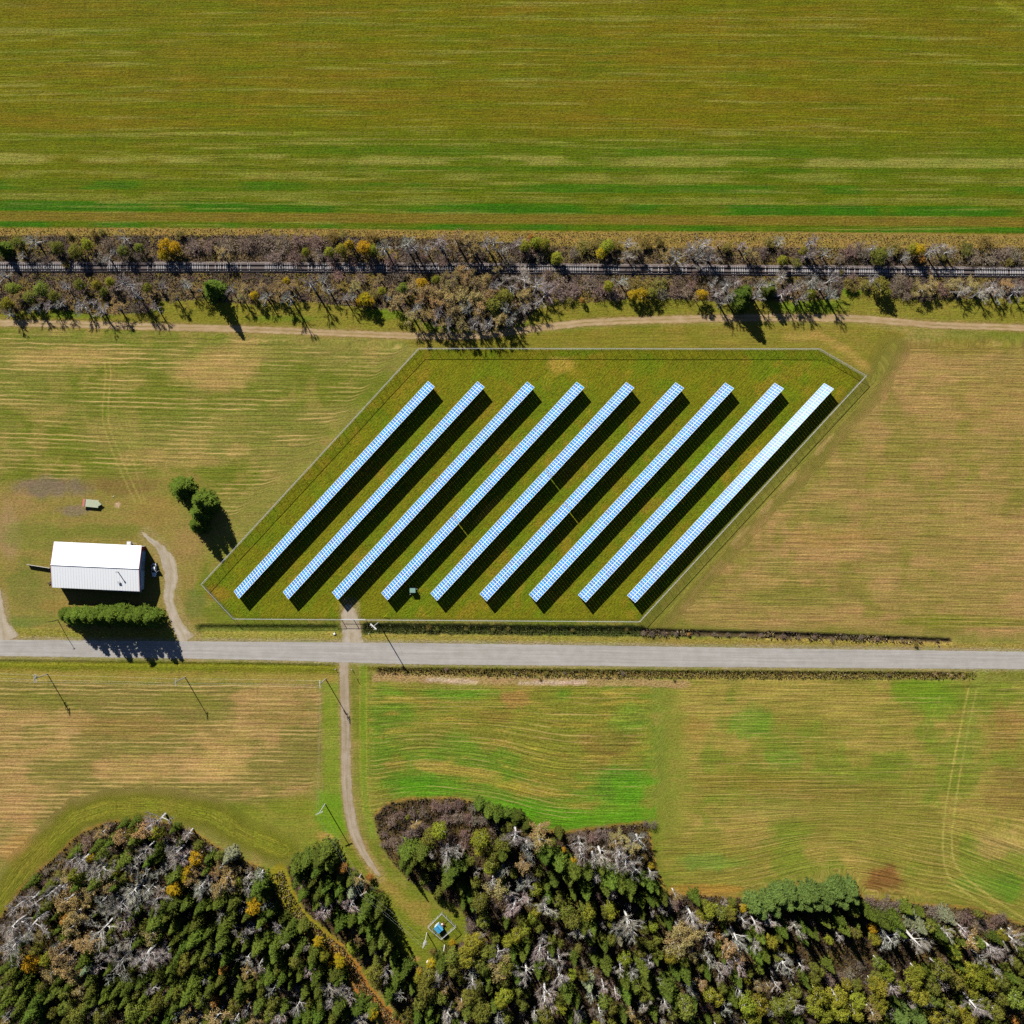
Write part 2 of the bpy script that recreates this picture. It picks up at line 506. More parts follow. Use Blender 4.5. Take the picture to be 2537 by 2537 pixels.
w, m = pmask([(800, 1690), (845, 1690), (848, 1960), (800, 1960)], 8, 4, 12, 17); lay(w, m * .6, A(118, 138, 36))
# --- green field
w, m = pmask([(912, 1690), (1640, 1690), (1640, 2040), (1400, 2060), (1310, 2050), (1180, 1980), (1010, 1972), (945, 1985), (930, 2040), (916, 2000)], 20, 14, 40, 18)
x, y = X[w], Y[w]
cn = fbm(x * .6, y, 90, 61, 4)
cc = np.array(A(104, 127, 36), np.float32) + (np.array(A(126, 124, 44)) - np.array(A(104, 127, 36))) * sst(.42, .6, cn)[..., None]
cc += (np.array(A(168, 144, 62)) - cc) * (sst(.56, .7, fbm(x * .2, y, 14, 62, 3)) * .5)[..., None]
col[w] += (cc - col[w]) * m[..., None]
put(STRK, w, m, .62); put(GRN, w, m, .7); put(LINE, w, m, .5)
wv = sst(1720, 1900, y)
vv = y - 46 * sst(1150, 1420, x) * wv + 14 * np.sin((x - 960) / 90.) * wv * sst(1200, 1000, x)
V[w] += (vv * G - V[w]) * m
for x, y, rx, ry, cc, a in ((1130, 1715, 130, 22, A(88, 134, 30), .75), (1010, 1940, 90, 30, A(80, 126, 28), .75), (1250, 2000, 110, 30, A(86, 132, 26), .8), (1380, 2030, 120, 30, A(92, 136, 26), .8), (1530, 1945, 90, 50, A(82, 128, 34), .75), (1540, 2020, 60, 30, A(104, 138, 34), .75),
                            (1280, 1735, 40, 25, A(166, 124, 70), .7), (1230, 1775, 60, 20, A(134, 112, 50), .6), (1500, 1840, 70, 40, A(124, 100, 48), .6), (1560, 1780, 50, 40, A(100, 138, 40), .5), (1030, 1820, 90, 40, A(132, 124, 50), .5), (1630, 1780, 14, 20, A(178, 134, 80), .8),
                            (1110, 1905, 130, 14, A(168, 142, 66), .7), (1330, 1960, 110, 12, A(160, 140, 56), .6), (1180, 1700, 220, 10, A(150, 128, 64), .5)):
    blob(x, y, rx, ry, cc, a, int(x + y), .5, .15 if y > 1880 and ry < 15 else 0)
w, m = lmask([(1625, 1690), (1640, 1850), (1630, 1990)], 14, 12, 6); lay(w, m * .5, A(108, 128, 50))
# --- right lower field
w, m = pmask([(1660, 1680), (2900, 1680), (2900, 2380), (2537, 2285), (2420, 2240), (2140, 2215), (2100, 2170), (1990, 2180), (1850, 2212), (1660, 2205), (1645, 2000)], 26, 20, 40, 19)
x, y = X[w], Y[w]
cn = fbm(x * .5, y, 100, 71, 4)
cc = np.array(A(132, 125, 50), np.float32) + (np.array(A(150, 134, 62)) - np.array(A(132, 125, 50))) * sst(.42, .62, cn)[..., None]
cc += (np.array(A(112, 126, 38)) - cc) * (sst(.52, .66, fbm(x, y, 110, 72, 4)) * .75)[..., None]
col[w] += (cc - col[w]) * m[..., None]
put(STRK, w, m, .6); put(LINE, w, m, .42)
vv = y + 55 * np.exp(-((x - 2080) / 200.) ** 2) * sst(1960, 2100, y) + np.where(x > 2350, .3 * (2350 - x) * sst(1950, 2150, y), 0)
V[w] += (vv * G - V[w]) * m
for x, y, rx, ry, cc, a in ((1860, 1790, 50, 40, A(94, 138, 36), .6), (2290, 1710, 90, 40, A(106, 136, 28), .7), (2320, 1750, 50, 40, A(100, 134, 30), .5), (1940, 1880, 50, 25, A(108, 136, 44), .5), (1760, 2140, 90, 25, A(104, 136, 50), .6), (2190, 2180, 55, 34, A(124, 84, 44), .9),
                            (2500, 2200, 55, 40, A(86, 126, 32), .7), (2420, 2190, 70, 25, A(112, 134, 44), .6), (2490, 1800, 50, 60, A(150, 112, 62), .6), (2500, 1960, 60, 60, A(128, 102, 52), .6), (2050, 1960, 200, 30, A(132, 112, 52), .6), (1900, 1930, 180, 25, A(128, 112, 42), .5),
                            (1900, 2010, 150, 30, A(164, 140, 74), .5), (2480, 2090, 60, 40, A(172, 146, 86), .5), (1840, 2060, 70, 40, A(162, 136, 70), .5), (1760, 2205, 110, 14, A(158, 120, 52), .8), (1720, 1800, 40, 30, A(160, 126, 62), .5)):
    blob(x, y, rx, ry, cc, a, int(x + y))
w, m = lmask([(1640, 1690), (1650, 1800), (1655, 1900), (1648, 1990), (1650, 2030)], 44, 26, 6, 30, 33)
lay(w, m * .65, A(124, 128, 48)); put(LINE, w, np.clip(m * 3, 0, 1), 0); put(STRK, w, m, .05)
for x, y, rx, ry in ((1560, 1960, 60, 50), (1440, 2030, 150, 24), (1260, 2005, 120, 22), (1060, 1955, 110, 24), (1590, 2020, 40, 20)):
    blob(x, y, rx, ry, A(90, 142, 24), .7, int(x) + 3, .7)
# --- road verges and ditches
for pts, half, cc, a in (
        ([(490, 1574), (840, 1577)], 11, A(146, 136, 60), .9), ([(905, 1580), (1600, 1588), (1690, 1594)], 10, A(146, 132, 60), .9), ([(20, 1568), (440, 1574)], 12, A(138, 130, 54), .85),
        ([(490, 1556), (845, 1556)], 9, A(84, 92, 34), .85), ([(905, 1556), (1590, 1564)], 14, A(50, 58, 24), .95), ([(1600, 1566), (1800, 1572), (1960, 1574), (2200, 1585), (2350, 1590)], 8, A(70, 54, 44), .9),
        ([(1640, 1590), (2000, 1592), (2537, 1604), (2900, 1610)], 9, A(148, 128, 62), .8), ([(900, 1655), (1400, 1661), (2400, 1672)], 5, A(100, 98, 26), .9), ([(940, 1664), (1500, 1670), (2000, 1674), (2380, 1674)], 8, A(112, 94, 48), .9),
        ([(930, 1678), (1200, 1686), (1560, 1690), (1700, 1695)], 10, A(166, 134, 92), .8), ([(1060, 1682), (1180, 1690)], 5, A(200, 176, 150), .7), ([(1290, 1692), (1450, 1690)], 5, A(198, 174, 150), .7), ([(2400, 1660), (2537, 1672)], 8, A(110, 112, 40), .6)):
    w, m = lmask(pts, half, 3, 4, 12, int(pts[0][0])); lay(w, m * a, cc); put(GRN, w, m, 1.0); put(LINE, w, m, 0); put(STRK, w, m, .1)
for pts, half, dep in (([(500, 1556), (838, 1557)], 11, .7), ([(910, 1558), (1590, 1565)], 14, .9), ([(1600, 1566), (1960, 1575), (2350, 1590)], 11, .9), ([(940, 1663), (1500, 1669), (2380, 1673)], 10, .5), ([(-300, 1638), (840, 1649)], 7, .35)):
    w, m = lmask(pts, half * .5, half * .6, 1, 12, 3); Z[w] -= m * dep
# --- mower and tyre tracks
for pts, hw, cc, a in (
        ([(255, 880), (262, 925), (258, 970), (254, 1020), (258, 1060), (275, 1110), (300, 1170), (335, 1245)], 1.5, A(172, 156, 78), .6),
        ([(268, 880), (275, 925), (271, 970), (267, 1020), (272, 1060), (290, 1110), (316, 1170), (350, 1245)], 1.5, A(172, 156, 78), .6),
        ([(285, 1010), (300, 1060), (320, 1110), (335, 1160), (358, 1240)], 1.2, A(168, 148, 74), .5),
        ([(2400, 1705), (2380, 1800), (2350, 1960), (2336, 2080), (2350, 2170), (2420, 2230), (2537, 2300)], 2.4, A(166, 156, 74), .85),
        ([(2420, 1705), (2400, 1800), (2372, 1960), (2358, 2080), (2372, 2150), (2440, 2212), (2537, 2275)], 2.4, A(166, 156, 74), .85),
        ([(2430, 1660), (2410, 1760), (2388, 1880)], 16, A(124, 132, 50), .5),
        ([(2300, 1800), (2270, 1880), (2240, 1960), (2215, 2040)], 1.5, A(160, 140, 76), .4), ([(2330, 1720), (2300, 1800)], 1.5, A(150, 146, 66), .5),
        ([(900, 1640), (902, 1750), (900, 1900), (905, 1990), (925, 2070)], 9, A(108, 138, 30), .5),
        ([(892, 1650), (893, 1900), (902, 2020)], 1.4, A(150, 150, 50), .6), ([(908, 1650), (909, 1900), (916, 2010)], 1.4, A(150, 150, 50), .6)):
    w, m = lmask(spline(pts, 15), hw, 1.6, .8, 8, 2); lay(w, m * a, cc)
# --- scrub floor round the railway
w, m = pmask(CORRIDOR, 4, 4, 12, 20)
x, y = X[w], Y[w]
cn = fbm(x, y, 26, 81, 4)
cc = np.array(A(86, 72, 62), np.float32) + (np.array(A(118, 98, 66)) - np.array(A(86, 72, 62))) * sst(.42, .62, cn)[..., None]
cc += (np.array(A(124, 106, 40)) - cc) * (sst(.55, .7, fbm(x, y, 40, 82, 3)) * .7)[..., None]
cc += (np.array(A(140, 116, 56)) - cc) * (sst(630, 598, y) * sst(1250, 1400, x) * .7)[..., None]
col[w] += (cc - col[w]) * m[..., None]
put(STRK, w, m, .05); put(GRN, w, m, 1.0); put(LINE, w, m, 0)
# --- woodland floor, ride, clearing
for P, sd in ((WOOD_A, 21), (WOOD_B, 22), (WOOD_C, 23)):
    w, m = pmask(P, 6, 6, 16, sd)
    x, y = X[w], Y[w]
    cc = np.array(A(72, 57, 40), np.float32) + (np.array(A(98, 80, 44)) - np.array(A(72, 57, 40))) * sst(.45, .65, fbm(x, y, 30, sd, 4))[..., None]
    col[w] += (cc - col[w]) * m[..., None]
    put(STRK, w, m, .05); put(GRN, w, m, 1.0); put(LINE, w, m, 0)
for P in (WOOD_A[1:13], WOOD_C[1:16], WOOD_C[16:22]):
    w, m = lmask(P, 3, 4, 4, 10, 27); lay(w, m * .7, A(160, 124, 58))
w, m = lmask(RIDE, 20, 6, 6, 16, 24)
x, y = X[w], Y[w]
cc = np.array(A(140, 128, 34), np.float32) + (np.array(A(160, 108, 48)) - np.array(A(140, 128, 34))) * sst(2280, 2400, y)[..., None]
col[w] += (cc - col[w]) * m[..., None]
CLEAR = [(842, 2080), (900, 2110), (960, 2170), (1060, 2245), (1110, 2262), (1150, 2270), (1158, 2305), (1140, 2335), (1095, 2350), (1075, 2372), (1045, 2380), (1010, 2365), (985, 2330), (962, 2280), (945, 2235), (925, 2190), (880, 2140)]
w, m = pmask(CLEAR, 5, 3, 12, 25); lay(w, m, A(114, 120, 34)); put(GRN, w, m, .7)
w, m = lmask(spline([(880, 2075), (930, 2160), (1000, 2235), (1060, 2290)], 15), 14, 14, 6, 20, 26); lay(w, m * .75, A(152, 128, 62))
blob(1040, 2250, 34, 24, A(146, 124, 58), .7, 5)
blob(1020, 2376, 22, 8, A(170, 132, 74), .8, 6)
# --- bare soil beside the ways, so that their edges fade into grass
for pts, half, cc, a in ((DIRT[2:-2], 12, A(150, 124, 72), .6), (STRACK, 17, A(150, 128, 80), .7), ([(p[0], p[1] - 2) for p in ROAD_T[1:-1]], 5, A(156, 142, 112), .7), ([(p[0], p[1] + 1) for p in ROAD_B[1:-1]], 4, A(156, 140, 106), .7),
                         ([(362, 1325), (400, 1362), (425, 1420), (425, 1490), (450, 1550), (480, 1585)], 22, A(150, 132, 84), .6), ([(0, 1480), (8, 1540), (20, 1580)], 18, A(152, 130, 96), .7), ([(866, 1505), (872, 1590)], 26, A(146, 126, 88), .7)):
    w, m = lmask(pts, half, 5, 4, 10, int(half)); lay(w, m * a, cc)

Z += (fbm(X, Y, 60, 91, 3) - .5) * .12 * (np.maximum(np.abs(X - C0), np.abs(Y - C0)) < 1320)
flat = np.zeros_like(Z)
for pts, half in ((DIRT, 16), (STRACK, 20), (ROAD_T, 16), (ROAD_B, 9), ([(0, 663), (1280, 666), (2537, 675)], 18), ([(362, 1325), (400, 1362), (425, 1420), (425, 1490), (450, 1550), (480, 1585)], 24), ([(0, 1480), (8, 1540), (20, 1580)], 26), ([(866, 1495), (872, 1590)], 34)):
    w, m = lmask(pts, half, 4, 0); flat[w] = np.maximum(flat[w], m)
rm = inside(X, Y, ROAD_T + ROAD_B[::-1]); flat[rm] = 1
Z *= 1 - flat

me = bpy.data.meshes.new('ground')
co = np.empty((NG * NG, 3), np.float32)
co[:, 0] = np.tile(gx, NG); co[:, 1] = np.repeat(gy, NG); co[:, 2] = Z.ravel()
idx = np.arange(NG * NG).reshape(NG, NG)
quads = np.stack([idx[1:, :-1], idx[1:, 1:], idx[:-1, 1:], idx[:-1, :-1]], -1).reshape(-1, 4)
me.vertices.add(NG * NG); me.vertices.foreach_set('co', co.ravel())
me.loops.add(quads.size); me.loops.foreach_set('vertex_index', quads.ravel().astype(np.int32))
me.polygons.add(len(quads)); me.polygons.foreach_set('loop_start', np.arange(0, quads.size, 4, dtype=np.int32))
me.update(calc_edges=True)
me.polygons.foreach_set('use_smooth', np.ones(len(quads), bool))
a = me.attributes.new('turf', 'FLOAT_COLOR', 'POINT')
rgba = np.ones((NG * NG, 4), np.float32); rgba[:, :3] = np.clip(col.reshape(-1, 3), .002, 1)
a.data.foreach_set('color', rgba.ravel())
a = me.attributes.new('rows', 'FLOAT_VECTOR', 'POINT')
a.data.foreach_set('vector', np.stack([U, V, LINE], -1).astype(np.float32).ravel())
a = me.attributes.new('wear', 'FLOAT_VECTOR', 'POINT')
a.data.foreach_set('vector', np.stack([STRK, GRN, Z], -1).astype(np.float32).ravel())

m, nt, out = mat('turf')
at = N(nt, 'ShaderNodeAttribute', attribute_name='turf')
rw = N(nt, 'ShaderNodeAttribute', attribute_name='rows')
wr = N(nt, 'ShaderNodeAttribute', attribute_name='wear')
tc = N(nt, 'ShaderNodeTexCoord').outputs['Object']
sp = N(nt, 'ShaderNodeSeparateXYZ'); nt.links.new(rw.outputs['Vector'], sp.inputs[0])
sw = N(nt, 'ShaderNodeSeparateXYZ'); nt.links.new(wr.outputs['Vector'], sw.inputs[0])
u, v, ln = sp.outputs; sk, gr, _ = sw.outputs
cmb = N(nt, 'ShaderNodeCombineXYZ'); nt.links.new(u, cmb.inputs[0]); nt.links.new(v, cmb.inputs[1])
fl = cmb.outputs[0]
s1 = noise(nt, vscale(nt, fl, (.05, 1.1, 1)), 1.0, 4, .65, '2D')
s2 = noise(nt, vscale(nt, fl, (.07, 2.4, 1)), 1.0, 2, .6, '2D')
g1 = noise(nt, vscale(nt, fl, (1.1, 1.9, 1)), 1.0, 3, .65, '2D')
g2 = noise(nt, tc, .28, 4, .6)
g3 = noise(nt, tc, 2.6, 2, .6)
# streaks follow the rows
st = mth(nt, 'ADD', mth(nt, 'MULTIPLY', mth(nt, 'SUBTRACT', s1, .5), 1.5), mth(nt, 'MULTIPLY', mth(nt, 'SUBTRACT', s2, .5), 1.9))
f = mth(nt, 'MULTIPLY_ADD', mth(nt, 'MULTIPLY', st, sk), 1.0, 1.0)
gt = mth(nt, 'ADD', mth(nt, 'MULTIPLY', mth(nt, 'SUBTRACT', g1, .5), 1.7), mth(nt, 'ADD', mth(nt, 'MULTIPLY', mth(nt, 'SUBTRACT', g2, .5), .7), mth(nt, 'MULTIPLY', mth(nt, 'SUBTRACT', g3, .5), 1.8)))
f = mth(nt, 'MULTIPLY', f, mth(nt, 'MULTIPLY_ADD', mth(nt, 'MULTIPLY', gt, mth(nt, 'MULTIPLY_ADD', gr, .7, .3)), .95, 1.0))
f = mth(nt, 'MAXIMUM', f, .25)
base = scalec(nt, at.outputs['Color'], f)
# hue drift: straw against green
hd = remap(nt, noise(nt, vscale(nt, fl, (.10, .45, 1)), 1.0, 4, .6, '2D'), .35, .65)
base = mixc(nt, 1.0, base, mixc(nt, hd, (1.05, .99, 1.06), (.94, 1.02, .88)), 'MULTIPLY')
# pale cut lines every metre and a half
wob = mth(nt, 'MULTIPLY', mth(nt, 'SUBTRACT', noise(nt, vscale(nt, fl, (.08, .3, 1)), 1.0, 3, .6, '2D'), .5), 5.0)
sn = mth(nt, 'SINE', mth(nt, 'ADD', mth(nt, 'MULTIPLY', v, 2 * PI / 1.52), wob))
pk = remap(nt, sn, .62, 1.0)
pat = remap(nt, noise(nt, vscale(nt, fl, (.035, .22, 1)), 1.0, 5, .65, '2D'), .47, .60)
lf = mth(nt, 'MULTIPLY', mth(nt, 'MULTIPLY', pk, pat), mth(nt, 'MULTIPLY', ln, .85), clamp=True)
base = mixc(nt, lf, base, A(206, 172, 112))
dk = mth(nt, 'MULTIPLY', mth(nt, 'MULTIPLY', remap(nt, sn, -.6, -1.0), ln), .36)
base = scalec(nt, base, mth(nt, 'SUBTRACT', 1.0, dk))
b = N(nt, 'ShaderNodeBsdfPrincipled', Roughness=.95)
b.inputs['Specular IOR Level'].default_value = .1
nt.links.new(base, b.inputs['Base Color'])
hh = mth(nt, 'ADD', mth(nt, 'MULTIPLY', mth(nt, 'MULTIPLY', g1, gr), .55), mth(nt, 'ADD', mth(nt, 'MULTIPLY', mth(nt, 'MULTIPLY', s2, sk), .8), mth(nt, 'MULTIPLY', g2, .35)))
nt.links.new(bump(nt, hh, .65, .55), b.inputs['Normal'])
nt.links.new(b.outputs[0], out.inputs[0])
me.materials.append(m)
gob = link('ground', me)
tag(gob, kind='structure')


# ------------------------------------------------------------------ sheets laid on the ground
def way_mat(name, c1, c2, rut=None, streak=.2, peb=.25):
    m, nt, out = mat(name)
    at = N(nt, 'ShaderNodeAttribute', attribute_name='along')
    sp = N(nt, 'ShaderNodeSeparateXYZ'); nt.links.new(at.outputs['Vector'], sp.inputs[0])
    tc = N(nt, 'ShaderNodeTexCoord').outputs['Object']
    cmb = N(nt, 'ShaderNodeCombineXYZ'); nt.links.new(sp.outputs[0], cmb.inputs[0]); nt.links.new(sp.outputs[1], cmb.inputs[1])
    s = noise(nt, vscale(nt, cmb.outputs[0], (.03, 1.6, 1)), 1.0, 4, .65, '2D')
    g = noise(nt, tc, 3.0, 3, .7)
    p = noise(nt, tc, .3, 4, .6)
    cc = mixc(nt, remap(nt, p, .35, .65), c1, c2)
    f = mth(nt, 'ADD', mth(nt, 'MULTIPLY', mth(nt, 'SUBTRACT', s, .5), streak * 4), mth(nt, 'MULTIPLY', mth(nt, 'SUBTRACT', g, .5), peb * 2.4))
    if rut:
        # two wheel tracks, worn paler, grassy crown between
        a = mth(nt, 'ABSOLUTE', sp.outputs[2])
        cr = mth(nt, 'MULTIPLY', remap(nt, a, .34, .10), remap(nt, noise(nt, vscale(nt, cmb.outputs[0], (.1, .6, 1)), 1.0, 3, .6, '2D'), .35, .6))
        cc = mixc(nt, mth(nt, 'MULTIPLY', cr, rut[1]), cc, rut[0])
        ed = mth(nt, 'MULTIPLY', remap(nt, a, .62, 1.0), remap(nt, noise(nt, tc, .9, 3, .6), .38, .55))
        cc = mixc(nt, mth(nt, 'MULTIPLY', ed, .8), cc, rut[0])
    b = N(nt, 'ShaderNodeBsdfPrincipled', Roughness=.95)
    b.inputs['Specular IOR Level'].default_value = .15
    nt.links.new(scalec(nt, cc, mth(nt, 'ADD', f, 1.0)), b.inputs['Base Color'])
    nt.links.new(bump(nt, mth(nt, 'ADD', g, mth(nt, 'MULTIPLY', s, .6)), .4, .1), b.inputs['Normal'])
    nt.links.new(b.outputs[0], out.inputs[0])
    return m


def strip(name, left, right, m, z=.02, jag=2.0, nacross=6, seed=0, step=3.0):
    """A way between two edge lines (survey units), edges worn ragged."""
    a, b = spline(left, step), spline(right, step)
    n = max(len(a), len(b))
    t = np.linspace(0, 1, n)
    a = np.stack([np.interp(t, np.linspace(0, 1, len(a)), a[:, k]) for k in (0, 1)], -1)
    b = np.stack([np.interp(t, np.linspace(0, 1, len(b)), b[:, k]) for k in (0, 1)], -1)
    d = (b - a) / (np.linalg.norm(b - a, axis=1)[:, None] + 1e-6)
    ja = (fbm(a[:, 0], a[:, 1], 9, seed + 1, 3) - .5) * 2 * jag
    jb = (fbm(b[:, 0], b[:, 1], 9, seed + 2, 3) - .5) * 2 * jag
    a = a + d * ja[:, None]; b = b + d * jb[:, None]
    mid = (a + b) / 2
    s = np.concatenate([[0], np.cumsum(np.linalg.norm(np.diff(mid, axis=0), axis=1))]) * G
    vs, al, fs = [], [], []
    for i in range(n):
        wd = np.linalg.norm(b[i] - a[i]) * G
        for k in range(nacross + 1):
            q = k / nacross
            p = a[i] * (1 - q) + b[i] * q
            vs.append(((p[0] - C0) * G, (C0 - p[1]) * G, z))
            al.append((s[i], q * wd, q * 2 - 1))
    for i in range(n - 1):
        for k in range(nacross):
            o = i * (nacross + 1) + k
            fs.append((o, o + nacross + 1, o + nacross + 2, o + 1))
    me = bpy.data.meshes.new(name)
    me.from_pydata(vs, [], fs)
    me.attributes.new('along', 'FLOAT_VECTOR', 'POINT').data.foreach_set('vector', np.array(al, np.float32).ravel())
    if len(me.polygons) and me.polygons[0].normal.z < 0: me.flip_normals()
    me.materials.append(m)
    return tag(link(name, me), kind='structure')


def way(name, pts, half, m, **k):
    P = spline(pts, 6)
    d = np.gradient(P, axis=0); d /= np.linalg.norm(d, axis=1)[:, None]
    nrm = np.stack([-d[:, 1], d[:, 0]], -1)
    hw = np.interp(np.linspace(0, 1, len(P)), np.linspace(0, 1, len(half)), half)[:, None] if hasattr(half, '__len__') else half
    return strip(name, [tuple(p) for p in P + nrm * hw], [tuple(p) for p in P - nrm * hw], m, **k)


road_m = way_mat('gravel_road', A(174, 169, 163), A(165, 159, 151), None, .15, .18)
dirt_m = way_mat('farm_dirt', A(184, 158, 122), A(168, 140, 100), (A(140, 122, 66), .75), .16, .2)
grav_m = way_mat('track_gravel', A(176, 160, 140), A(160, 142, 118), (A(146, 130, 92), .45), .12, .26)
yard_m = way_mat('yard_gravel', A(184, 172, 154), A(168, 152, 128), (A(144, 128, 84), .3), .12, .28)
strip('road', ROAD_T, ROAD_B, road_m, .024, 1.2, 8, 1)
way('dirt_track', DIRT, [8, 8, 8, 9, 8, 8, 9, 9, 8, 9, 9, 8], dirt_m, z=.016, jag=1.8, seed=3)
way('gravel_track', STRACK, [12, 11, 11, 11, 12, 12, 13, 12, 9, 3], grav_m, z=.016, jag=2.2, seed=5)
way('driveway', [(352, 1318), (372, 1338), (398, 1360), (420, 1400), (424, 1440), (418, 1480), (428, 1520), (445, 1558), (462, 1587)], [2, 6, 12, 17, 17, 15, 11, 12, 15, 24], yard_m, z=.012, jag=4, seed=7)
way('side_driveway', [(-14, 1440), (-6, 1490), (-2, 1530), (8, 1560), (20, 1587)], [8, 12, 14, 18, 30], yard_m, z=.012, jag=4, seed=9)
way('gate_apron', [(864, 1498), (866, 1525), (870, 1560), (873, 1594)], [8, 22, 24, 27], yard_m, z=.012, jag=5, seed=11)
# ------------------------------------------------------------------ shared surfaces
M = {}
M['white_paint'] = simple('white_paint', (.78, .79, .80), .45, 0, .05, .6)
M['roof_white'] = simple('roof_white', (.92, .93, .94), .35, .0, .02, .5, .5)
M['red_paint'] = simple('red_paint', (.36, .05, .06), .6, 0, .15, 1.5)
M['grey_wood'] = simple('grey_wood', (.46, .43, .39), .85, 0, .2, 4, .2)
M['brown_wood'] = simple('brown_wood', (.30, .16, .08), .8, 0, .25, 4, .2)
M['dark_wood'] = simple('dark_wood', (.07, .06, .05), .85, 0, .25, 4, .2)
M['tie_wood'] = simple('tie_wood', (.50, .48, .48), .9, 0, .3, 2.2, .1)
M['galv'] = simple('galvanised', (.62, .64, .66), .4, .35, .08, 3)
M['steel'] = simple('rail_steel', (.045, .034, .032), .55, .5, .2, 2)
M['ballast'] = simple('ballast', (.155, .125, .115), .95, 0, .5, 3.5, .1, .05)
M['concrete'] = simple('concrete', (.50, .49, .47), .9, 0, .12, 1.2, .2)
M['glass'] = simple('dark_glass', (.012, .016, .02), .12, 0, .05, 2, .6)
M['rubber'] = simple('rubber', (.02, .02, .02), .8, 0, .1, 4, .2)
M['car_paint'] = simple('car_paint', (.84, .86, .88), .3, 0, .02, 1, .5, 0, .6)
M['blue_roof'] = simple('blue_roof', (.07, .36, .62), .5, 0, .06, 1.5, .4)
M['hut_and_shade_blue'] = simple('hut_and_shade_blue', (.45, .62, .70), .6, 0, .06, 1.5, .4)
M['green_box'] = simple('green_box', (.20, .34, .28), .5, 0, .08, 2, .4)
M['deck_green'] = simple('deck_green', (.42, .46, .32), .8, 0, .22, 1.3, .2)
M['rust_red'] = simple('rust_red', (.50, .17, .14), .75, 0, .2, 2, .2)
M['orange'] = simple('orange_paint', (.45, .14, .06), .5, 0, .1, 2)
M['yellow'] = simple('yellow_plastic', (.65, .52, .03), .5, 0, .05, 2)
M['cream'] = simple('cream_wood', (.62, .52, .36), .8, 0, .15, 3)
M['wire'] = simple('wire', (.62, .62, .55), .5, .2, .05, 2)
M['pale_rock'] = simple('pale_rock', (.66, .62, .56), .9, 0, .15, 3)
M['porcelain'] = simple('porcelain', (.75, .75, .74), .2, 0, .03, 2, .5)

# photovoltaic cells: blue silicon under glass, sky reflection put into the blue
m, nt, out = mat('solar_cell')
ra = N(nt, 'ShaderNodeAttribute', attribute_name='lot').outputs['Fac']
oi = N(nt, 'ShaderNodeObjectInfo').outputs['Random']
rr = mth(nt, 'FRACT', mth(nt, 'ADD', ra, oi))
cc = mixc(nt, rr, (.014, .19, .42), (.05, .165, .43))
cc = scalec(nt, cc, mth(nt, 'MULTIPLY_ADD', mth(nt, 'FRACT', mth(nt, 'MULTIPLY', rr, 7.3)), .35, .75))
b = N(nt, 'ShaderNodeBsdfPrincipled', Roughness=.175)
nt.links.new(cc, b.inputs['Base Color'])
b.inputs['Specular IOR Level'].default_value = .22
nt.links.new(b.outputs[0], out.inputs[0])
M['cell'] = m
M['frame'] = simple('panel_frame', (.72, .75, .77), .75, 0, .02, 2, .5)

# chain link: woven wire, mostly holes
m, nt, out = mat('chain_link')
tc = N(nt, 'ShaderNodeTexCoord').outputs['Object']
sp = N(nt, 'ShaderNodeSeparateXYZ'); nt.links.new(tc, sp.inputs[0])
hz = mth(nt, 'ADD', sp.outputs[0], mth(nt, 'MULTIPLY', sp.outputs[1], .83))
d1 = mth(nt, 'ABSOLUTE', mth(nt, 'SINE', mth(nt, 'MULTIPLY', mth(nt, 'ADD', hz, sp.outputs[2]), 45.0)))
d2 = mth(nt, 'ABSOLUTE', mth(nt, 'SINE', mth(nt, 'MULTIPLY', mth(nt, 'SUBTRACT', hz, sp.outputs[2]), 45.0)))
wv = mth(nt, 'LESS_THAN', mth(nt, 'MINIMUM', d1, d2), .11)
b = N(nt, 'ShaderNodeMixShader', Fac=.5)
for i, bs in enumerate(('ShaderNodeBsdfDiffuse', 'ShaderNodeBsdfTranslucent')):
    q = N(nt, bs); q.inputs[0].default_value = (.80, .84, .86, 1); nt.links.new(q.outputs[0], b.inputs[i + 1])
tr = N(nt, 'ShaderNodeBsdfTransparent'); mx = N(nt, 'ShaderNodeMixShader')
nt.links.new(wv, mx.inputs[0]); nt.links.new(tr.outputs[0], mx.inputs[1]); nt.links.new(b.outputs[0], mx.inputs[2])
nt.links.new(mx.outputs[0], out.inputs[0])
M['chain'] = m

ORD = 'first second third fourth fifth sixth seventh eighth ninth tenth eleventh twelfth thirteenth fourteenth fifteenth sixteenth seventeenth eighteenth nineteenth twentieth'.split()
TENS = {20: 'twenty', 30: 'thirty', 40: 'forty', 50: 'fifty', 60: 'sixty'}
TENTH = {30: 'thirtieth', 40: 'fortieth', 50: 'fiftieth', 60: 'sixtieth'}
CARD = 'one two three four five six seven eight nine ten eleven twelve thirteen fourteen fifteen sixteen seventeen eighteen nineteen'.split()


def ordinal(n):
    if n <= 20: return ORD[n - 1]
    t = n // 10 * 10
    return TENTH[t] if n % 10 == 0 else TENS[t] + '-' + ORD[n % 10 - 1]


def cardinal(n):
    if n < 20: return CARD[n - 1]
    return TENS[n // 10 * 10] + ('' if n % 10 == 0 else '-' + CARD[n % 10 - 1])


# ------------------------------------------------------------------ railway
rl = thing('railway_track', 'rusty single railway track on pale timber sleepers between two belts of scrub', 'railway track')


def rail_y(px, lo=False):
    y = np.interp(px, [-900, 0, 640, 1280, 1920, 2537, 3500], [656, 656.8, 657, 660.3, 665, 669.5, 677])
    return y + (10.6 if lo else 0)


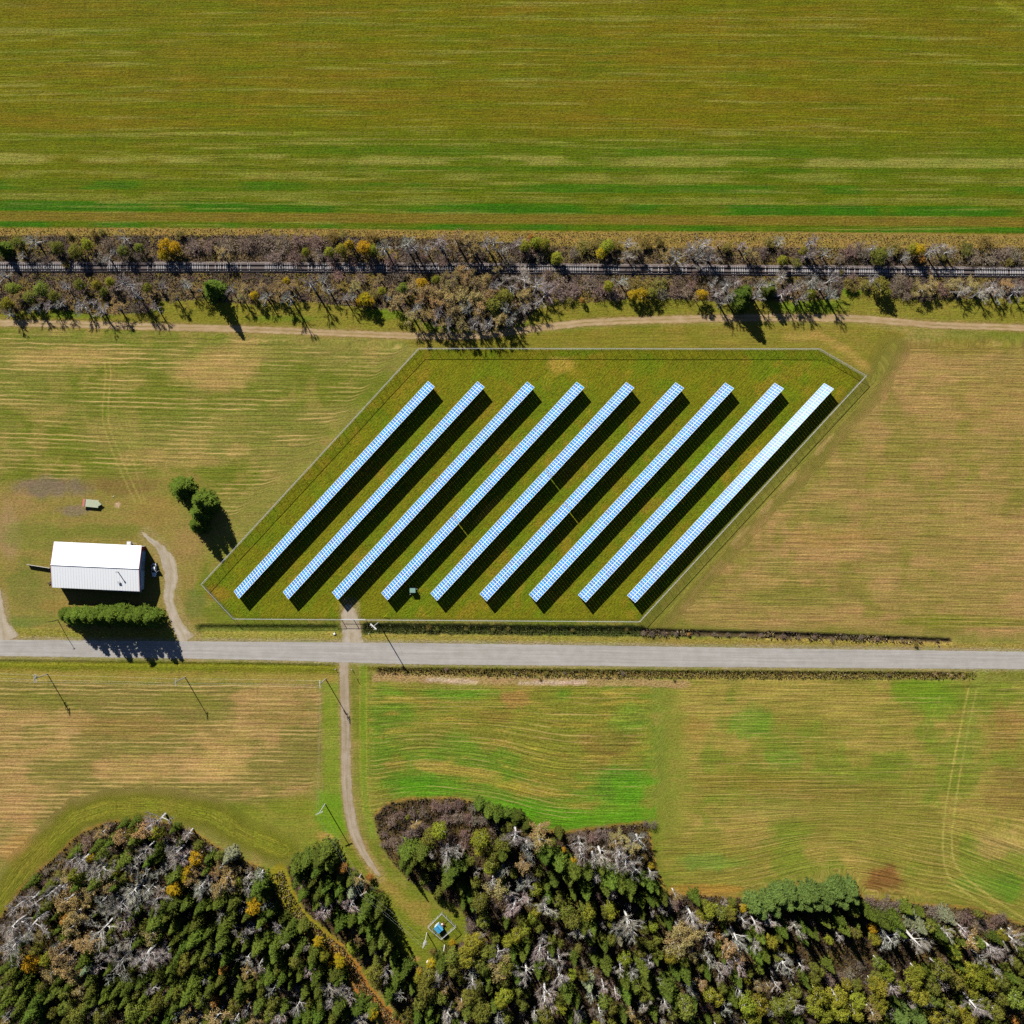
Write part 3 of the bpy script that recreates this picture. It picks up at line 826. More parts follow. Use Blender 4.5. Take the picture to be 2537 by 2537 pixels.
xs = np.arange(-500, 3050, 12.0)
bm_ = MB()
rings = []
for x in xs:
    yc = rail_y(x) + 5.3
    rings.append([W(x, yc - 14), W(x, yc + 14), W(x, yc + 10.5) + Vector((0, 0, .34)), W(x, yc - 10.5) + Vector((0, 0, .34))])
bm_.loft(rings)
bm_.build('ballast', M['ballast'], rl)
for lo in (False, True):
    r = MB()
    rings = []
    for x in xs:
        p = W(x, rail_y(x, lo))
        rings.append([p + Vector((0, a, z)) for a, z in ((-.15, .50), (.15, .50), (.11, .66), (-.11, .66))])
    r.loft(rings).build('rail', M['steel'], rl)
tie = MB().box((0, 0, 0), (.22, 2.4, .2), 0, 0, .02).mesh('sleeper', M['tie_wood'])
spots = []
x = -40.0
while x < 2580:
    keep = fbm(np.array([x]), np.array([5.0]), 40, 200, 3)[0] + random.uniform(-.16, .16)
    if keep > .45: spots.append((x, rail_y(x) + 5.3 + random.uniform(-.8, .8), random.uniform(-.04, .04)))
    x += 4.3 + random.uniform(-.35, .35)
spots.sort(key=lambda s: abs(s[0] - C0))
rest = MB()
for i, (x, y, a) in enumerate(spots):
    p = W(x, y); p.z = .405
    if i < 100:
        o = link('sleeper', tie, rl); o.location = p; o.rotation_euler = (0, 0, a)
    else:
        rest.box(p, (.22, 2.4, .2), a)
tag(rest.build('sleeper', M['tie_wood'], rl), kind='stuff')

# ------------------------------------------------------------------ solar arrays
LOWZ = .68
TILT = math.radians(37)
MW, ML = 1.031, 2.14


def module(mb, x, y, lots, lot):
    w, l = MW - .02, ML - .02
    n0 = len(mb.f)
    mb.box((x + w / 2, y + l / 2, .02), (w, l, .04))
    for y0, y1 in ((.08, 1.015), (1.075, 2.03)):
        mb.box((x + w / 2, y + (y0 + y1) / 2, .0425), (w - .15, y1 - y0, .006), 0, 1)
    lots.extend([lot] * (len(mb.f) - n0))


def lot_attr(me, lots):
    me.attributes.new('lot', 'FLOAT', 'FACE').data.foreach_set('value', np.array(lots, np.float32))


mb, lots = MB(), []
module(mb, 0, 0, lots, 0.0)
mod_me = mb.mesh('solar_panel', [M['frame'], M['cell']])
lot_attr(mod_me, lots)
post_me = MB().box((0, 0, 0), (.12, .12, 1.0)).mesh('support_post', M['galv'])
GAPS = {3: .64, 4: .42, 5: .573}
for k in range(9):
    pa = W(579.3 + 121.8 * k, 1465.4 + 1.25 * k, LOWZ)
    pb = W(1060.7 + 122.66 * k, 944.3 + .62 * k, LOWZ)
    d = (pa - pb); L = math.hypot(d.x, d.y)
    ang = math.atan2(d.y, d.x)
    lab = ('leftmost' if k == 0 else 'rightmost' if k == 8 else ordinal(k + 1) + ' from the left') + ' of nine tilted rows of blue solar panels in the fenced field'
    if k == 3: lab = 'fourth tilted row of blue solar panels from the left, beside the green cabinet'
    row = thing('solar_array', lab, 'solar array', (pb.x, pb.y, 0), ang, 'rows of solar panels')
    gap = .28 if k in GAPS else 0
    pitch = (L - gap) / 96
    gi = round(96 * GAPS.get(k, 2))
    cells = []
    for i in range(96):
        x = i * pitch + (gap if i >= gi else 0)
        for j in (0, 1):
            q = Matrix.Rotation(TILT, 3, 'X') @ Vector((x, j * ML, 0)) + Vector((0, 0, LOWZ))
            wx = pb + Matrix.Rotation(ang, 3, 'Z') @ q
            cells.append((math.hypot(wx.x, wx.y), q, x, j))
    cells.sort(key=lambda c: c[0])
    mb, lots = MB(), []
    for n, (_, q, x, j) in enumerate(cells):
        if n < 100:
            o = link('solar_panel', mod_me, row)
            o.location = q; o.rotation_euler = (TILT, 0, 0)
        else:
            module(mb, x, j * ML, lots, random.random())
    me = mb.mesh('solar_panel', [M['frame'], M['cell']])
    lot_attr(me, lots)
    o = link('solar_panel', me, row); o.location = (0, 0, LOWZ); o.rotation_euler = (TILT, 0, 0)
    tag(o, kind='stuff')
    for y in (.7, 2.9):
        mb = MB()
        mb.box((L / 2, y, -.1), (L - .2, .1, .14))
        o = mb.build('purlin', M['galv'], row); o.location = (0, 0, LOWZ); o.rotation_euler = (TILT, 0, 0)
    for i in range(17):
        x = .8 + (L - 1.6) * i / 16
        for y in (.75, 2.85):
            top = LOWZ + y * math.sin(TILT) - .2
            o = link('support_post', post_me, row)
            o.location = (x, y * math.cos(TILT) + .06, top / 2); o.scale = (1, 1, top)

# ------------------------------------------------------------------ fences
def chain_fence(name, label, corners, hgt, spacing, gate=None, cap=100, rail=.035, post=.04):
    c0 = sum(corners, Vector()) / len(corners)
    root = thing(name, label, 'fence', (c0.x, c0.y, 0))
    pts = [c - Vector((c0.x, c0.y, 0)) for c in corners]
    mesh, posts = MB(), []
    for i in range(len(pts)):
        a, b = pts[i], pts[(i + 1) % len(pts)]
        L = (b - a).length
        d = (b - a) / L
        cuts = [(0, L)]
        if gate and gate[0] == i:
            cuts = [(0, gate[1]), (gate[2], L)]
        r = MB()
        for s0, s1 in cuts:
            p, q = a + d * s0, a + d * s1
            mesh.add([p + Vector((0, 0, .05)), q + Vector((0, 0, .05)), q + Vector((0, 0, hgt)), p + Vector((0, 0, hgt))], [(0, 1, 2, 3)])
            r.tube([p + Vector((0, 0, hgt)), q + Vector((0, 0, hgt))], rail, 6)
            n = max(1, round((s1 - s0) / spacing))
            posts += [(p + (q - p) * (t / n), hgt) for t in range(n)] + ([(q, hgt)] if len(cuts) > 1 else [])
        r.build('top_rail', M['galv'], root)
        if gate and gate[0] == i:
            g = MB()
            gm = MB()
            mid = (gate[1] + gate[2]) / 2
            for s0, s1 in ((gate[1] + .08, mid - .04), (mid + .04, gate[2] - .08)):
                p, q = a + d * s0, a + d * s1
                for z in (.15, hgt * .5, hgt - .05):
                    g.tube([p + Vector((0, 0, z)), q + Vector((0, 0, z))], rail, 6)
                for e in (p, q):
                    g.tube([e + Vector((0, 0, .12)), e + Vector((0, 0, hgt))], rail * 1.3, 6)
                gm.add([p + Vector((0, 0, .15)), q + Vector((0, 0, .15)), q + Vector((0, 0, hgt - .05)), p + Vector((0, 0, hgt - .05))], [(0, 1, 2, 3)])
            go = g.build('gate', M['galv'], root)
            gm.build('wire_mesh', M['chain'], go)
    mesh.build('wire_mesh', M['chain'], root)
    pm = MB().cyl((0, 0, 0), post, hgt + .06, 8).mesh('post', M['galv'])
    posts.sort(key=lambda p: (p[0] + c0).length)
    extra = MB()
    for n, (p, _) in enumerate(posts):
        if n < cap:
            o = link('post', pm, root); o.location = p
        else:
            extra.cyl(p, post, hgt + .06, 8)
    if extra.f: tag(extra.build('post', M['galv'], root), kind='stuff')
    return root


FH = 2.4
cor = [W(x, y, FH) for x, y in ((1037, 863), (2031, 864), (2147, 931), (1585, 1541), (578, 1534), (498, 1448))]
cor = [Vector((c.x, c.y, 0)) for c in cor]
ga = (W(904, 1538, FH) - W(1585, 1541, FH)).length; gb = (W(842, 1538, FH) - W(1585, 1541, FH)).length
chain_fence('chain_link_fence', 'long galvanised chain-link fence enclosing all the solar panel rows', cor, FH, 3.0, (3, ga, gb), 100, .065, .045)
cor = [W(x, y, 2.4) for x, y in ((1094.5, 2264.5), (1128.5, 2298), (1093, 2328), (1060, 2299))]
cor = [Vector((c.x, c.y, 0)) for c in cor]
chain_fence('enclosure_fence', 'small square chain-link enclosure around the blue hut in the clearing', cor, 2.4, 2.4, None, 100, .08, .05)

# ------------------------------------------------------------------ barn
bc = W(239.7, 1403.5, 4.5)
barn = thing('barn', 'large white metal-roofed barn with red trim beside the driveway', 'barn', (bc.x, bc.y, 0), math.radians(-2.6))
L2, W2, EH, RH = 15.0, 7.85, 4.5, 6.1
wl, ww = L2 - .35, W2 - .35
wb = MB()
for s in (-1, 1):   # gable walls
    x = s * wl
    pr = [(-ww, 0), (ww, 0), (ww, EH - .1), (0, RH - .2), (-ww, EH - .1)]
    wb.loft([[Vector((x - s * .15, y, z)) for y, z in pr], [Vector((x, y, z)) for y, z in pr]])
for s in (-1, 1):
    wb.box((0, s * (ww - .075), (EH - .1) / 2), (2 * wl - .31, .15, EH - .1))
wb.build('wall', M['white_paint'], barn)
rb = MB()
for s in (-1, 1):
    rings = []
    for x in (-L2, L2):
        rings.append([Vector((x, 0, RH)), Vector((x, s * W2, EH)), Vector((x, s * W2, EH - .12)), Vector((x, 0, RH - .12))])
    rb.loft(rings)
    nrm = Vector((0, s * (RH - EH), W2)).normalized()
    for i in range(33):   # standing seams
        x = -L2 + .25 + i * (2 * L2 - .5) / 32
        rb.loft([[Vector((x + e, y, z)) + nrm * h for e, h in ((-.02, .0), (.02, .0), (.02, .025), (-.02, .025))] for y, z in ((s * .15, RH - .042), (s * (W2 - .03), EH + .008))])
rb.tube([(-L2, 0, RH + .03), (L2, 0, RH + .03)], .16, 8)
ro = rb.build('roof', M['roof_white'], barn)
for s in (-1, 1):
    f = MB()
    f.loft([[Vector((s * (L2 + e), y, z + h)) for e, h in ((0, .03), (.12, .03), (.12, -.25), (0, -.25))] for y, z in ((-W2, EH), (0, RH), (W2, EH))])
    f.build('fascia', M['red_paint'], barn)
ch = MB().cyl((0, 0, 0), .16, 1.9, 12).cyl((0, 0, 1.95), .28, .12, 12).cyl((0, 0, 1.9), .05, .06, 8)
o = ch.build('chimney', M['galv'], ro); o.location = (7.9, -1.4, 5.6)
o = MB().box((0, 0, .25), (.7, .5, .5), 0, 0, .05).box((0, 0, .53), (.9, .7, .07)).build('roof_vent', M['galv'], ro); o.location = (8.1, -5.0, 4.95)


def barn_door(y0, y1, h, m, ribs=6):
    d = MB()
    d.box((wl + .06, (y0 + y1) / 2, h / 2 + .05), (.1, y1 - y0, h))
    for i in range(ribs + 1):
        d.box((wl + .125, y0 + .06 + (y1 - y0 - .12) * i / ribs, h / 2 + .05), (.03, .09, h - .1))
    d.box((wl + .13, (y0 + y1) / 2, h + .12), (.08, y1 - y0 + .3, .1))
    o = d.build('door', m, barn)
    MB().box((wl + .2, y0 + .5, 1.2), (.08, .08, .4)).build('handle', M['dark_wood'], o)


barn_door(2.2, 5.6, 3.5, M['hut_and_shade_blue']); barn_door(-7.3, -1.0, 3.4, M['white_paint'], 9); barn_door(5.9, 7.3, 4.0, M['red_paint'], 4); barn_door(-.8, 2.0, 2.6, M['grey_wood'], 4)  # first door is white; the blue of the shade is put into its colour
st_ = MB().box((7.4, -W2 - .1, .45), (13.2, 1.1, .9), 0, 0, .03)
st_.build('plinth', M['white_paint'], barn)
for x in (-9, -5, -1, 3):
    w_ = MB().box((x, -ww - .02, 2.3), (1.4, .08, 1.0))
    wo = w_.build('window', M['white_paint'], barn)
    MB().box((x, -ww - .07, 2.3), (1.2, .04, .8)).build('pane', M['glass'], wo)
# things round the barn
bd = MB()
a, b2 = W(67.7, 1398.5, .5), W(124.5, 1407.5, .5)
a.z = b2.z = 0
d = b2 - a
for i in range(5):
    z = .22 + i * .24
    bd.box(a + d / 2 + Vector((0, 0, z)), (d.length, .05, .22), math.atan2(d.y, d.x))
for i in range(5):
    bd.box(a + d * (.02 + .24 * i) + Vector((0, -.08, .65)), (.12, .1, 1.3), math.atan2(d.y, d.x))
tag(bd.build('board_fence', M['grey_wood']), 'low weathered grey board fence running from the barn gable into the yard', 'board fence')
p = W(322, 1345.5)
t = thing('white_bin', 'small white lidded box standing against the upper long wall of the barn', 'bin', (p.x, p.y, 0), math.radians(-2.6))
MB().box((0, 0, .5), (1.3, 1.0, 1.0), 0, 0, .05).build('body', M['white_paint'], t)
MB().box((0, 0, 1.04), (1.4, 1.1, .08), 0, 0, .02).build('lid', M['white_paint'], t)
p = W(333, 1345.6)
r = MB()
for x in (-1.1, 0, 1.1):
    r.tube([(x, 0, 0), (x, 0, 1.1)], .05, 6)
for z in (.6, 1.1):
    r.tube([(-1.2, 0, z), (1.2, 0, z)], .05, 6)
o = r.build('hitch_rail', M['cream']); o.location = (p.x, p.y, 0); o.rotation_euler = (0, 0, -.05)
tag(o, 'short cream wooden rail next to the white box by the barn', 'rail')
p = W(124.5, 1444)
o = MB().box((0, 0, .35), (1.6, .5, .06), 0, 0, .015).box((-.6, 0, .16), (.08, .45, .32)).box((.6, 0, .16), (.08, .45, .32)).build('prop', M['dark_wood'])  # low dark board on two supports
o.location = (p.x, p.y, 0); o.rotation_euler = (0, 0, .5)
tag(o, 'small dark wooden bench at the lower corner of the barn gable', 'prop')

# ------------------------------------------------------------------ car
p = W(382.3, 1411.8, .5)
car = thing('parked_car', 'white saloon car with sunroof and open driver door parked in the barn shadow', 'car', (p.x, p.y, 0), math.radians(-91))


def plan(l0, l1, w0, w1, z, n=28, e=2.8):
    """Rounded car outline between l0 (rear) and l1 (front)."""
    out = []
    for i in range(n):
        t = 2 * PI * i / n
        c, s = math.cos(t), math.sin(t)
        x = (l0 + l1) / 2 + (l1 - l0) / 2 * math.copysign(abs(c) ** (2 / e), c)
        w = w0 + (w1 - w0) * (x - l0) / (l1 - l0)
        out.append(Vector((x, w * math.copysign(abs(s) ** (2 / e), s), z)))
    return out


b = MB()
b.loft([plan(-2.30, 2.32, .80, .78, .22), plan(-2.40, 2.42, .90, .88, .42), plan(-2.42, 2.44, .92, .90, .62), plan(-2.38, 2.38, .90, .87, .80), plan(-2.25, 2.20, .84, .78, .93), plan(-2.05, 1.95, .76, .68, .97)])
b.build('body', M['car_paint'], car, True)
cabb = [(-1.75, -.80), (-1.75, .80), (.95, .78), (.95, -.78)]      # beltline corners
capt = [(-1.02, -.60), (-1.02, .60), (.12, .60), (.12, -.60)]
ZB, ZT = .96, 1.43
rf = MB()
rf.loft([plan(-1.12, .22, .64, .63, ZT - .03, 24, 4), plan(-1.06, .16, .60, .59, ZT + .02, 24, 4), plan(-.9, 0, .5, .5, ZT + .045, 24, 4)])
for (x0, y0), (x1, y1) in zip(cabb, capt):
    rf.tube([(x0, y0, ZB), (x1, y1, ZT)], .055, 6)
for s in (-1, 1):
    rf.tube([(-.35, s * .79, ZB), (-.42, s * .62, ZT)], .045, 6)
rfo = rf.build('roof', M['car_paint'], car, True)
MB().box((-.12, 0, ZT + .05), (.34, .84, .02), 0, 0).build('sunroof', M['glass'], rfo)


def quad(name, pts):
    c = sum((Vector(p) for p in pts), Vector()) / 4
    n = (Vector(pts[1]) - Vector(pts[0])).cross(Vector(pts[3]) - Vector(pts[0])).normalized() * .012
    g = MB(); g.loft([[Vector(p) - n for p in pts], [Vector(p) + n for p in pts]])
    g.build(name, M['glass'], car)


quad('windshield', [(.92, -.74, ZB + .01), (.92, .74, ZB + .01), (.16, .56, ZT - .01), (.16, -.56, ZT - .01)])
quad('rear_window', [(-1.72, -.74, ZB + .01), (-1.72, .74, ZB + .01), (-1.06, .56, ZT - .01), (-1.06, -.56, ZT - .01)])
for s in (-1, 1):
    quad('side_window', [(-.33, s * .80, ZB), (.84, s * .78, ZB), (.10, s * .62, ZT - .02), (-.40, s * .62, ZT - .02)])
    quad('side_window', [(-1.6, s * .80, ZB), (-.40, s * .80, ZB), (-.46, s * .62, ZT - .02), (-1.0, s * .62, ZT - .02)])
    MB().box((2.28, s * .62, .66), (.22, .34, .14), 0, 0, .03).build('headlight', M['porcelain'], car)
    MB().box((-2.34, s * .66, .72), (.14, .3, .14), 0, 0, .03).build('taillight', M['red_paint'], car)
    MB().box((.72, s * 1.0, 1.0), (.12, .2, .13), 0, 0, .02).build('mirror', M['car_paint'], car)
    for x in (-1.42, 1.45):
        wh = MB().tube([(x, s * .70, .32), (x, s * .93, .32)], .32, 18).build('wheel', M['rubber'], car, False)
        MB().tube([(x, s * .925, .32), (x, s * .945, .32)], .2, 14).build('rim', M['galv'], wh)
dr = MB()
ca, sa = math.cos(math.radians(128)), math.sin(math.radians(128))
hx, hy = .82, .92     # hinge; car's left is the photo's right-hand side here
dv = Vector((ca, sa, 0)); nv = Vector((-sa, ca, 0)) * .045
dv = Vector((-.62, .78, 0))
nv = Vector((.78, .62, 0)) * .045
q = [Vector((hx, hy, .35)), Vector((hx, hy, .35)) + dv * 1.05, Vector((hx, hy, .95)) + dv * 1.05, Vector((hx, hy, .95))]
dr.loft([[x - nv for x in q], [x + nv for x in q]])
q2 = [Vector((hx, hy, .95)) + dv * .1, Vector((hx, hy, .95)) + dv * 1.03, Vector((hx, hy, 1.38)) + dv * .95, Vector((hx, hy, 1.38)) + dv * .62]
for i in range(4):
    dr.tube([q2[i], q2[(i + 1) % 4]], .03, 5)
do = dr.build('door', M['car_paint'], car)
g = MB(); g.loft([[x - nv * .2 for x in q2], [x + nv * .2 for x in q2]]); g.build('pane', M['glass'], do)

# ------------------------------------------------------------------ hay wagon
p = W(225, 1247, .9)
wg = thing('farm_wagon', 'flat farm wagon with faded green deck, red end and pointed hitch', 'wagon', (p.x, p.y, 0), math.radians(-5.5))
dk = MB()
for i in range(9):
    dk.box((.35, -1.16 + i * .29, .88), (4.6, .28, .1))
dk.build('deck', M['deck_green'], wg)
MB().box((-2.4, 0, .95), (.85, 2.55, .26), 0, 0, .03).build('tailboard', M['rust_red'], wg)
MB().box((.2, .85, .68), (5.0, .14, .28)).box((.2, -.85, .68), (5.0, .14, .28)).box((-1.2, 0, .6), (.14, 1.9, .14)).build('chassis', M['rust_red'], wg)
n_ = MB(); n_.loft([[Vector((2.66, y, z)) for y, z in ((-.75, .84), (.75, .84), (.75, .93), (-.75, .93))], [Vector((3.62, y, z)) for y, z in ((-.1, .70), (.1, .70), (.1, .84), (-.1, .84))]])
n_.tube([(3.6, 0, .76), (4.0, 0, .62)], .06, 8)
n_.build('hitch', M['deck_green'], wg)
for x in (-1.3, -.5):
    for s in (-1, 1):
        wh = MB().tube([(x, s * 1.0, .36), (x, s * 1.24, .36)], .36, 16).build('wheel', M['rubber'], wg)
        MB().tube([(x, s * 1.235, .36), (x, s * 1.26, .36)], .19, 12).build('rim', M['rust_red'], wh)

# ------------------------------------------------------------------ cabinet in the solar field
p = W(1023.5, 1462, 0)
t = thing('electrical_cabinet', 'green metal transformer cabinet standing in the grass between two solar rows', 'cabinet', (p.x, p.y, 0), 0)
MB().box((0, 0, .12), (2.3, 1.9, .24), 0, 0, .02).build('pad', M['concrete'], t)
MB().box((0, 0, .99), (1.8, 1.4, 1.5), 0, 0, .04).build('body', M['green_box'], t)
MB().box((0, 0, 1.78), (1.95, 1.55, .09), 0, 0, .02).build('lid', M['green_box'], t)
do = MB().box((0, -.72, .98), (1.6, .05, 1.3)).build('door', M['green_box'], t)
MB().box((.1, -.76, 1.0), (.06, .05, .3)).build('handle', M['steel'], do)
for k, (x, y) in enumerate(((1033.5, 1459), (1017, 1471.5))):
    p = W(x, y)
    o = MB().cyl((0, 0, 0), .09, 1.0, 10).cyl((0, 0, 1.0), .1, .05, 10).build('bollard', M['porcelain'])
    o.location = (p.x, p.y, 0)
    tag(o, ('white bollard at the upper side of the green cabinet', 'white bollard at the lower corner of the green cabinet')[k], 'bollard', 'bollards by the cabinet')

# ------------------------------------------------------------------ hut and pump in the clearing
pc = [W(x, y, 2.5) for x, y in ((1074, 2300.8), (1086.4, 2289.8), (1098.9, 2303), (1085.7, 2314.7))]
c = sum(pc, Vector()) / 4
ang = math.atan2((pc[2] - pc[1]).y, (pc[2] - pc[1]).x)
hut = thing('pump_hut', 'small hut with bright blue roof inside the square fence', 'hut', (c.x, c.y, 0), ang)
lx, ly = (pc[2] - pc[1]).length / 2, (pc[1] - pc[0]).length / 2
MB().box((0, 0, 1.15), (2 * lx - .3, 2 * ly - .3, 2.3), 0, 0, .02).build('wall', M['hut_and_shade_blue'], hut)
rb = MB()
rb.loft([[Vector((s * lx, -ly, 2.32)), Vector((s * lx, ly, 2.32)), Vector((s * lx, ly, 2.42)), Vector((s * lx, .35, 2.62)), Vector((s * lx, -ly, 2.40))] for s in (-1, 1)])
for i in range(9):
    x = -lx + .12 + i * (2 * lx - .24) / 8
    rb.loft([[Vector((x + e, y, z + h)) for e, h in ((-.025, 0), (.025, 0), (.025, .05), (-.025, .05))] for y, z in ((.33, 2.612), (-ly + .02, 2.395))])
ro = rb.build('roof', M['blue_roof'], hut)
MB().box((0, .38, 2.66), (2 * lx, .16, .06)).build('ridge_cap', M['steel'], ro)
do = MB().box((-lx + .12, -.2, 1.0), (.06, .85, 1.95)).build('door', M['white_paint'], hut)
MB().box((-lx + .07, .1, 1.0), (.05, .06, .2)).build('handle', M['steel'], do)
p = W(1095.5, 2289.5, .6)
t = thing('pump_tank', 'red and white pipework tank beside the blue hut', 'tank', (p.x, p.y, 0), .5)  # pump drum with white cap and pipes
MB().cyl((0, 0, .1), .34, .7, 14).cyl((.5, -.4, 0), .18, .9, 10).build('body', M['orange'], t)
MB().cyl((0, 0, .8), .36, .16, 14, 0, .22).build('cap', M['white_paint'], t)
MB().tube([(.2, .1, .5), (.8, .4, .5), (.8, .4, .1)], .07, 8).tube([(-.2, -.2, .45), (-.7, -.3, .45), (-.7, -.3, .05)], .06, 8).build('pipe', M['steel'], t)

# ------------------------------------------------------------------ poles and wires
def utility_pole(px, py, h, arm_ang, wood, label, arms=1, cans=0, arm_len=2.4, r=.17):
    p = W(px, py)
    t = thing('utility_pole', label, 'utility pole', (p.x, p.y, 0), 0, 'utility poles')
    MB().tube([(0, 0, 0), (0, 0, h * .5), (0, 0, h)], [r, r * .85, r * .68], 10).build('shaft', wood, t)
    tips = []
    ca, sa = math.cos(arm_ang), math.sin(arm_ang)
    for k in range(arms):
        z = h - .35 - .75 * k
        ar = MB()
        for off in (-.13, .13) if k == 0 else (0.13,):
            ar.box((-sa * off, ca * off, z), (arm_len, .1, .13), arm_ang)
        ao = ar.build('crossarm', M['grey_wood'], t)
        ins = MB()
        for q in (-.46, -.16, .46):
            c = Vector((ca * q * arm_len, sa * q * arm_len, z + .065))
            i_ = MB().cyl(c, .05, .1, 8).cyl(c + Vector((0, 0, .1)), .09, .09, 10).cyl(c + Vector((0, 0, .19)), .06, .08, 10)
            i_.build('insulator', M['porcelain'], ao)
            if k == 0: tips.append(t.location + c + Vector((0, 0, .25)))
    for k in range(cans):
        a = arm_ang + .6 + k * 2.0
        c = Vector((math.cos(a) * .42, math.sin(a) * .42, h - 2.3))
        MB().cyl(c, .25, .8, 14).cyl(c + Vector((0, 0, .8)), .27, .06, 14).cyl(c + Vector((0, 0, .86)), .06, .2, 8).build('transformer', M['galv'], t)
    return tips


hw = math.radians(90)
T1 = utility_pole(117.7, 1670, 9.4, hw + .05, M['grey_wood'], 'grey pole with stacked crossarms in the field below the evergreen row', 3, 1, 2.6)
T2 = utility_pole(458.6, 1677.8, 9.6, hw, M['grey_wood'], 'grey pole with single crossarm midway along the wires below the road', 1, 0, 2.4)
T3 = utility_pole(807, 1682, 10.2, hw + .05, M['grey_wood'], 'grey corner pole beside the junction of road and gravel track', 2, 1, 2.4)
T4 = utility_pole(805.6, 1992, 10.2, math.radians(24), M['grey_wood'], 'grey pole with double crossarm on the grass beside the curving track', 1, 0, 2.6, .19)
T5 = utility_pole(910, 2189, 9.0, math.radians(32), M['brown_wood'], 'orange-brown pole among the trees next to the clearing', 1, 0, 2.6)
T6 = utility_pole(1057.7, 2310.8, 9.6, math.radians(60), M['grey_wood'], 'pole hung with grey transformer cans beside the blue hut enclosure', 2, 3, 2.4)
p = W(937, 1542.7)
t = thing('utility_pole', 'grey pole with thick white equipment arm outside the solar compound gate', 'utility pole', (p.x, p.y, 0), 0, 'utility poles')
MB().tube([(0, 0, 0), (0, 0, 11.5)], [.2, .15], 10).build('shaft', M['grey_wood'], t)
MB().box((0, 0, 11.3), (2.75, .42, .34), math.radians(-43), 0, .06).build('equipment_arm', M['porcelain'], t)
for q in (-1.0, -.3, .85):
    c = Vector((math.cos(-.75) * q, math.sin(-.75) * q, 10.9)) + Vector((math.sin(-.75), -math.cos(-.75), 0)) * .55
    MB().cyl(c, .09, .5, 8).cyl(c + Vector((0, 0, .1)), .16, .12, 10).build('cutout', M['cream'], t)
p = W(143, 1535.5)
t = thing('light_pole', 'slender dark leaning pole by the road near the evergreen row', 'pole', (p.x, p.y, 0))
MB().tube([(0, 0, 0), (-.15, -.2, 4.2), (-.1, .1, 7.2)], [.13, .11, .08], 8).build('shaft', M['dark_wood'], t)
MB().box((-.25, .05, 7.1), (.9, .14, .12), .3, 0, .03).build('lamp_arm', M['dark_wood'], t)


def wire(spans, label, r=.011, sag=.9):
    w = MB()
    for a, b in spans:
        pts = []
        for i in range(13):
            s = i / 12
            q = a.lerp(b, s); q.z -= sag * 4 * s * (1 - s)
            pts.append(q)
        w.tube(pts, r, 4, 0, False)
    tag(w.build('power_line', M['wire']), label, 'power line', 'overhead wires')


west = [W(-420, 1662 + d, 9.6) for d in (9, 0, -9)]
for k, nm in enumerate(('lower', 'middle', 'upper')):
    wire([(west[k], T1[k]), (T1[k], T2[k]), (T2[k], T3[k])], nm + ' of the three thin wires running along the field below the road')
for k, nm in enumerate(('outer', 'middle', 'inner')):
    wire([(T3[k], T4[k]), (T4[k], T5[k]), (T5[k], T6[k])], nm + ' of the three thin wires beside the curving gravel track')

# markers by the ways
for x, y, lab in ((830, 1566, 'white marker post by the ditch on the barn side of the compound gate'), (914.5, 1569.5, 'white marker post by the ditch under the equipment pole'),
                  (831.5, 1657.5, 'white marker post at the corner pole side of the track mouth'), (872.5, 1658.8, 'white marker post on the green field side of the track mouth')):
    p = W(x, y)
    o = MB().tube([(0, 0, 0), (0, 0, 1.0)], [.11, .11], 10).tube([(0, 0, 1.0), (0, 0, 1.12)], [.12, .05], 10).build('marker_post', M['porcelain'])
    o.location = (p.x, p.y, -.1)
    tag(o, lab, 'marker post', 'white marker posts')
p = W(884, 1681.5)
t = thing('boundary_post', 'short dark post with red top on the grass by the gravel track', 'post', (p.x, p.y, 0))
MB().cyl((0, 0, 0), .1, 1.2, 8).build('shaft', M['dark_wood'], t)
MB().cyl((0, 0, 1.2), .12, .3, 8).build('cap', M['rust_red'], t)
a, b2 = W(950.5, 1529.5), W(957.5, 1522.5, 1.2)
o = MB().tube([a, b2], .07, 8).tube([b2, W(937.5, 1543, 9)], .015, 4).build('guy_guard', M['yellow'])
tag(o, 'yellow plastic guard on the guy wire of the equipment pole', 'guy guard')
p = W(1101.5, 2341.5)
o = MB().tube([(0, 0, 0), (0, 0, 4.4)], [.16, .12], 8).build('bare_post', M['porcelain'])
o.location = (p.x, p.y, 0)
tag(o, 'plain white post at the wood edge below the enclosure', 'post')
for x, y, r, lab in ((281, 1230, .22, 'pale rock on the grass above the wagon hitch'), (1446, 1748, .0, ''), (1061, 2383, .7, 'tan boulder at the tip of the clearing'), (829, 1571, .5, 'pale rock beside the gate culvert')):
    if not r: continue
    p = W(x, y)
    rk = MB()
    rings = []
    for z, s in ((0, .9), (.3, 1.0), (.6, .8), (.8, .4)):
        rings.append([Vector((math.cos(q) * r * s * random.uniform(.8, 1.15), math.sin(q) * r * s * random.uniform(.8, 1.15), z * r)) for q in np.linspace(0, 2 * PI, 10)[:-1]])
    o = rk.loft(rings).build('boulder', M['pale_rock'], None, True)
    o.location = (p.x, p.y, -.03)
    tag(o, lab, 'boulder')
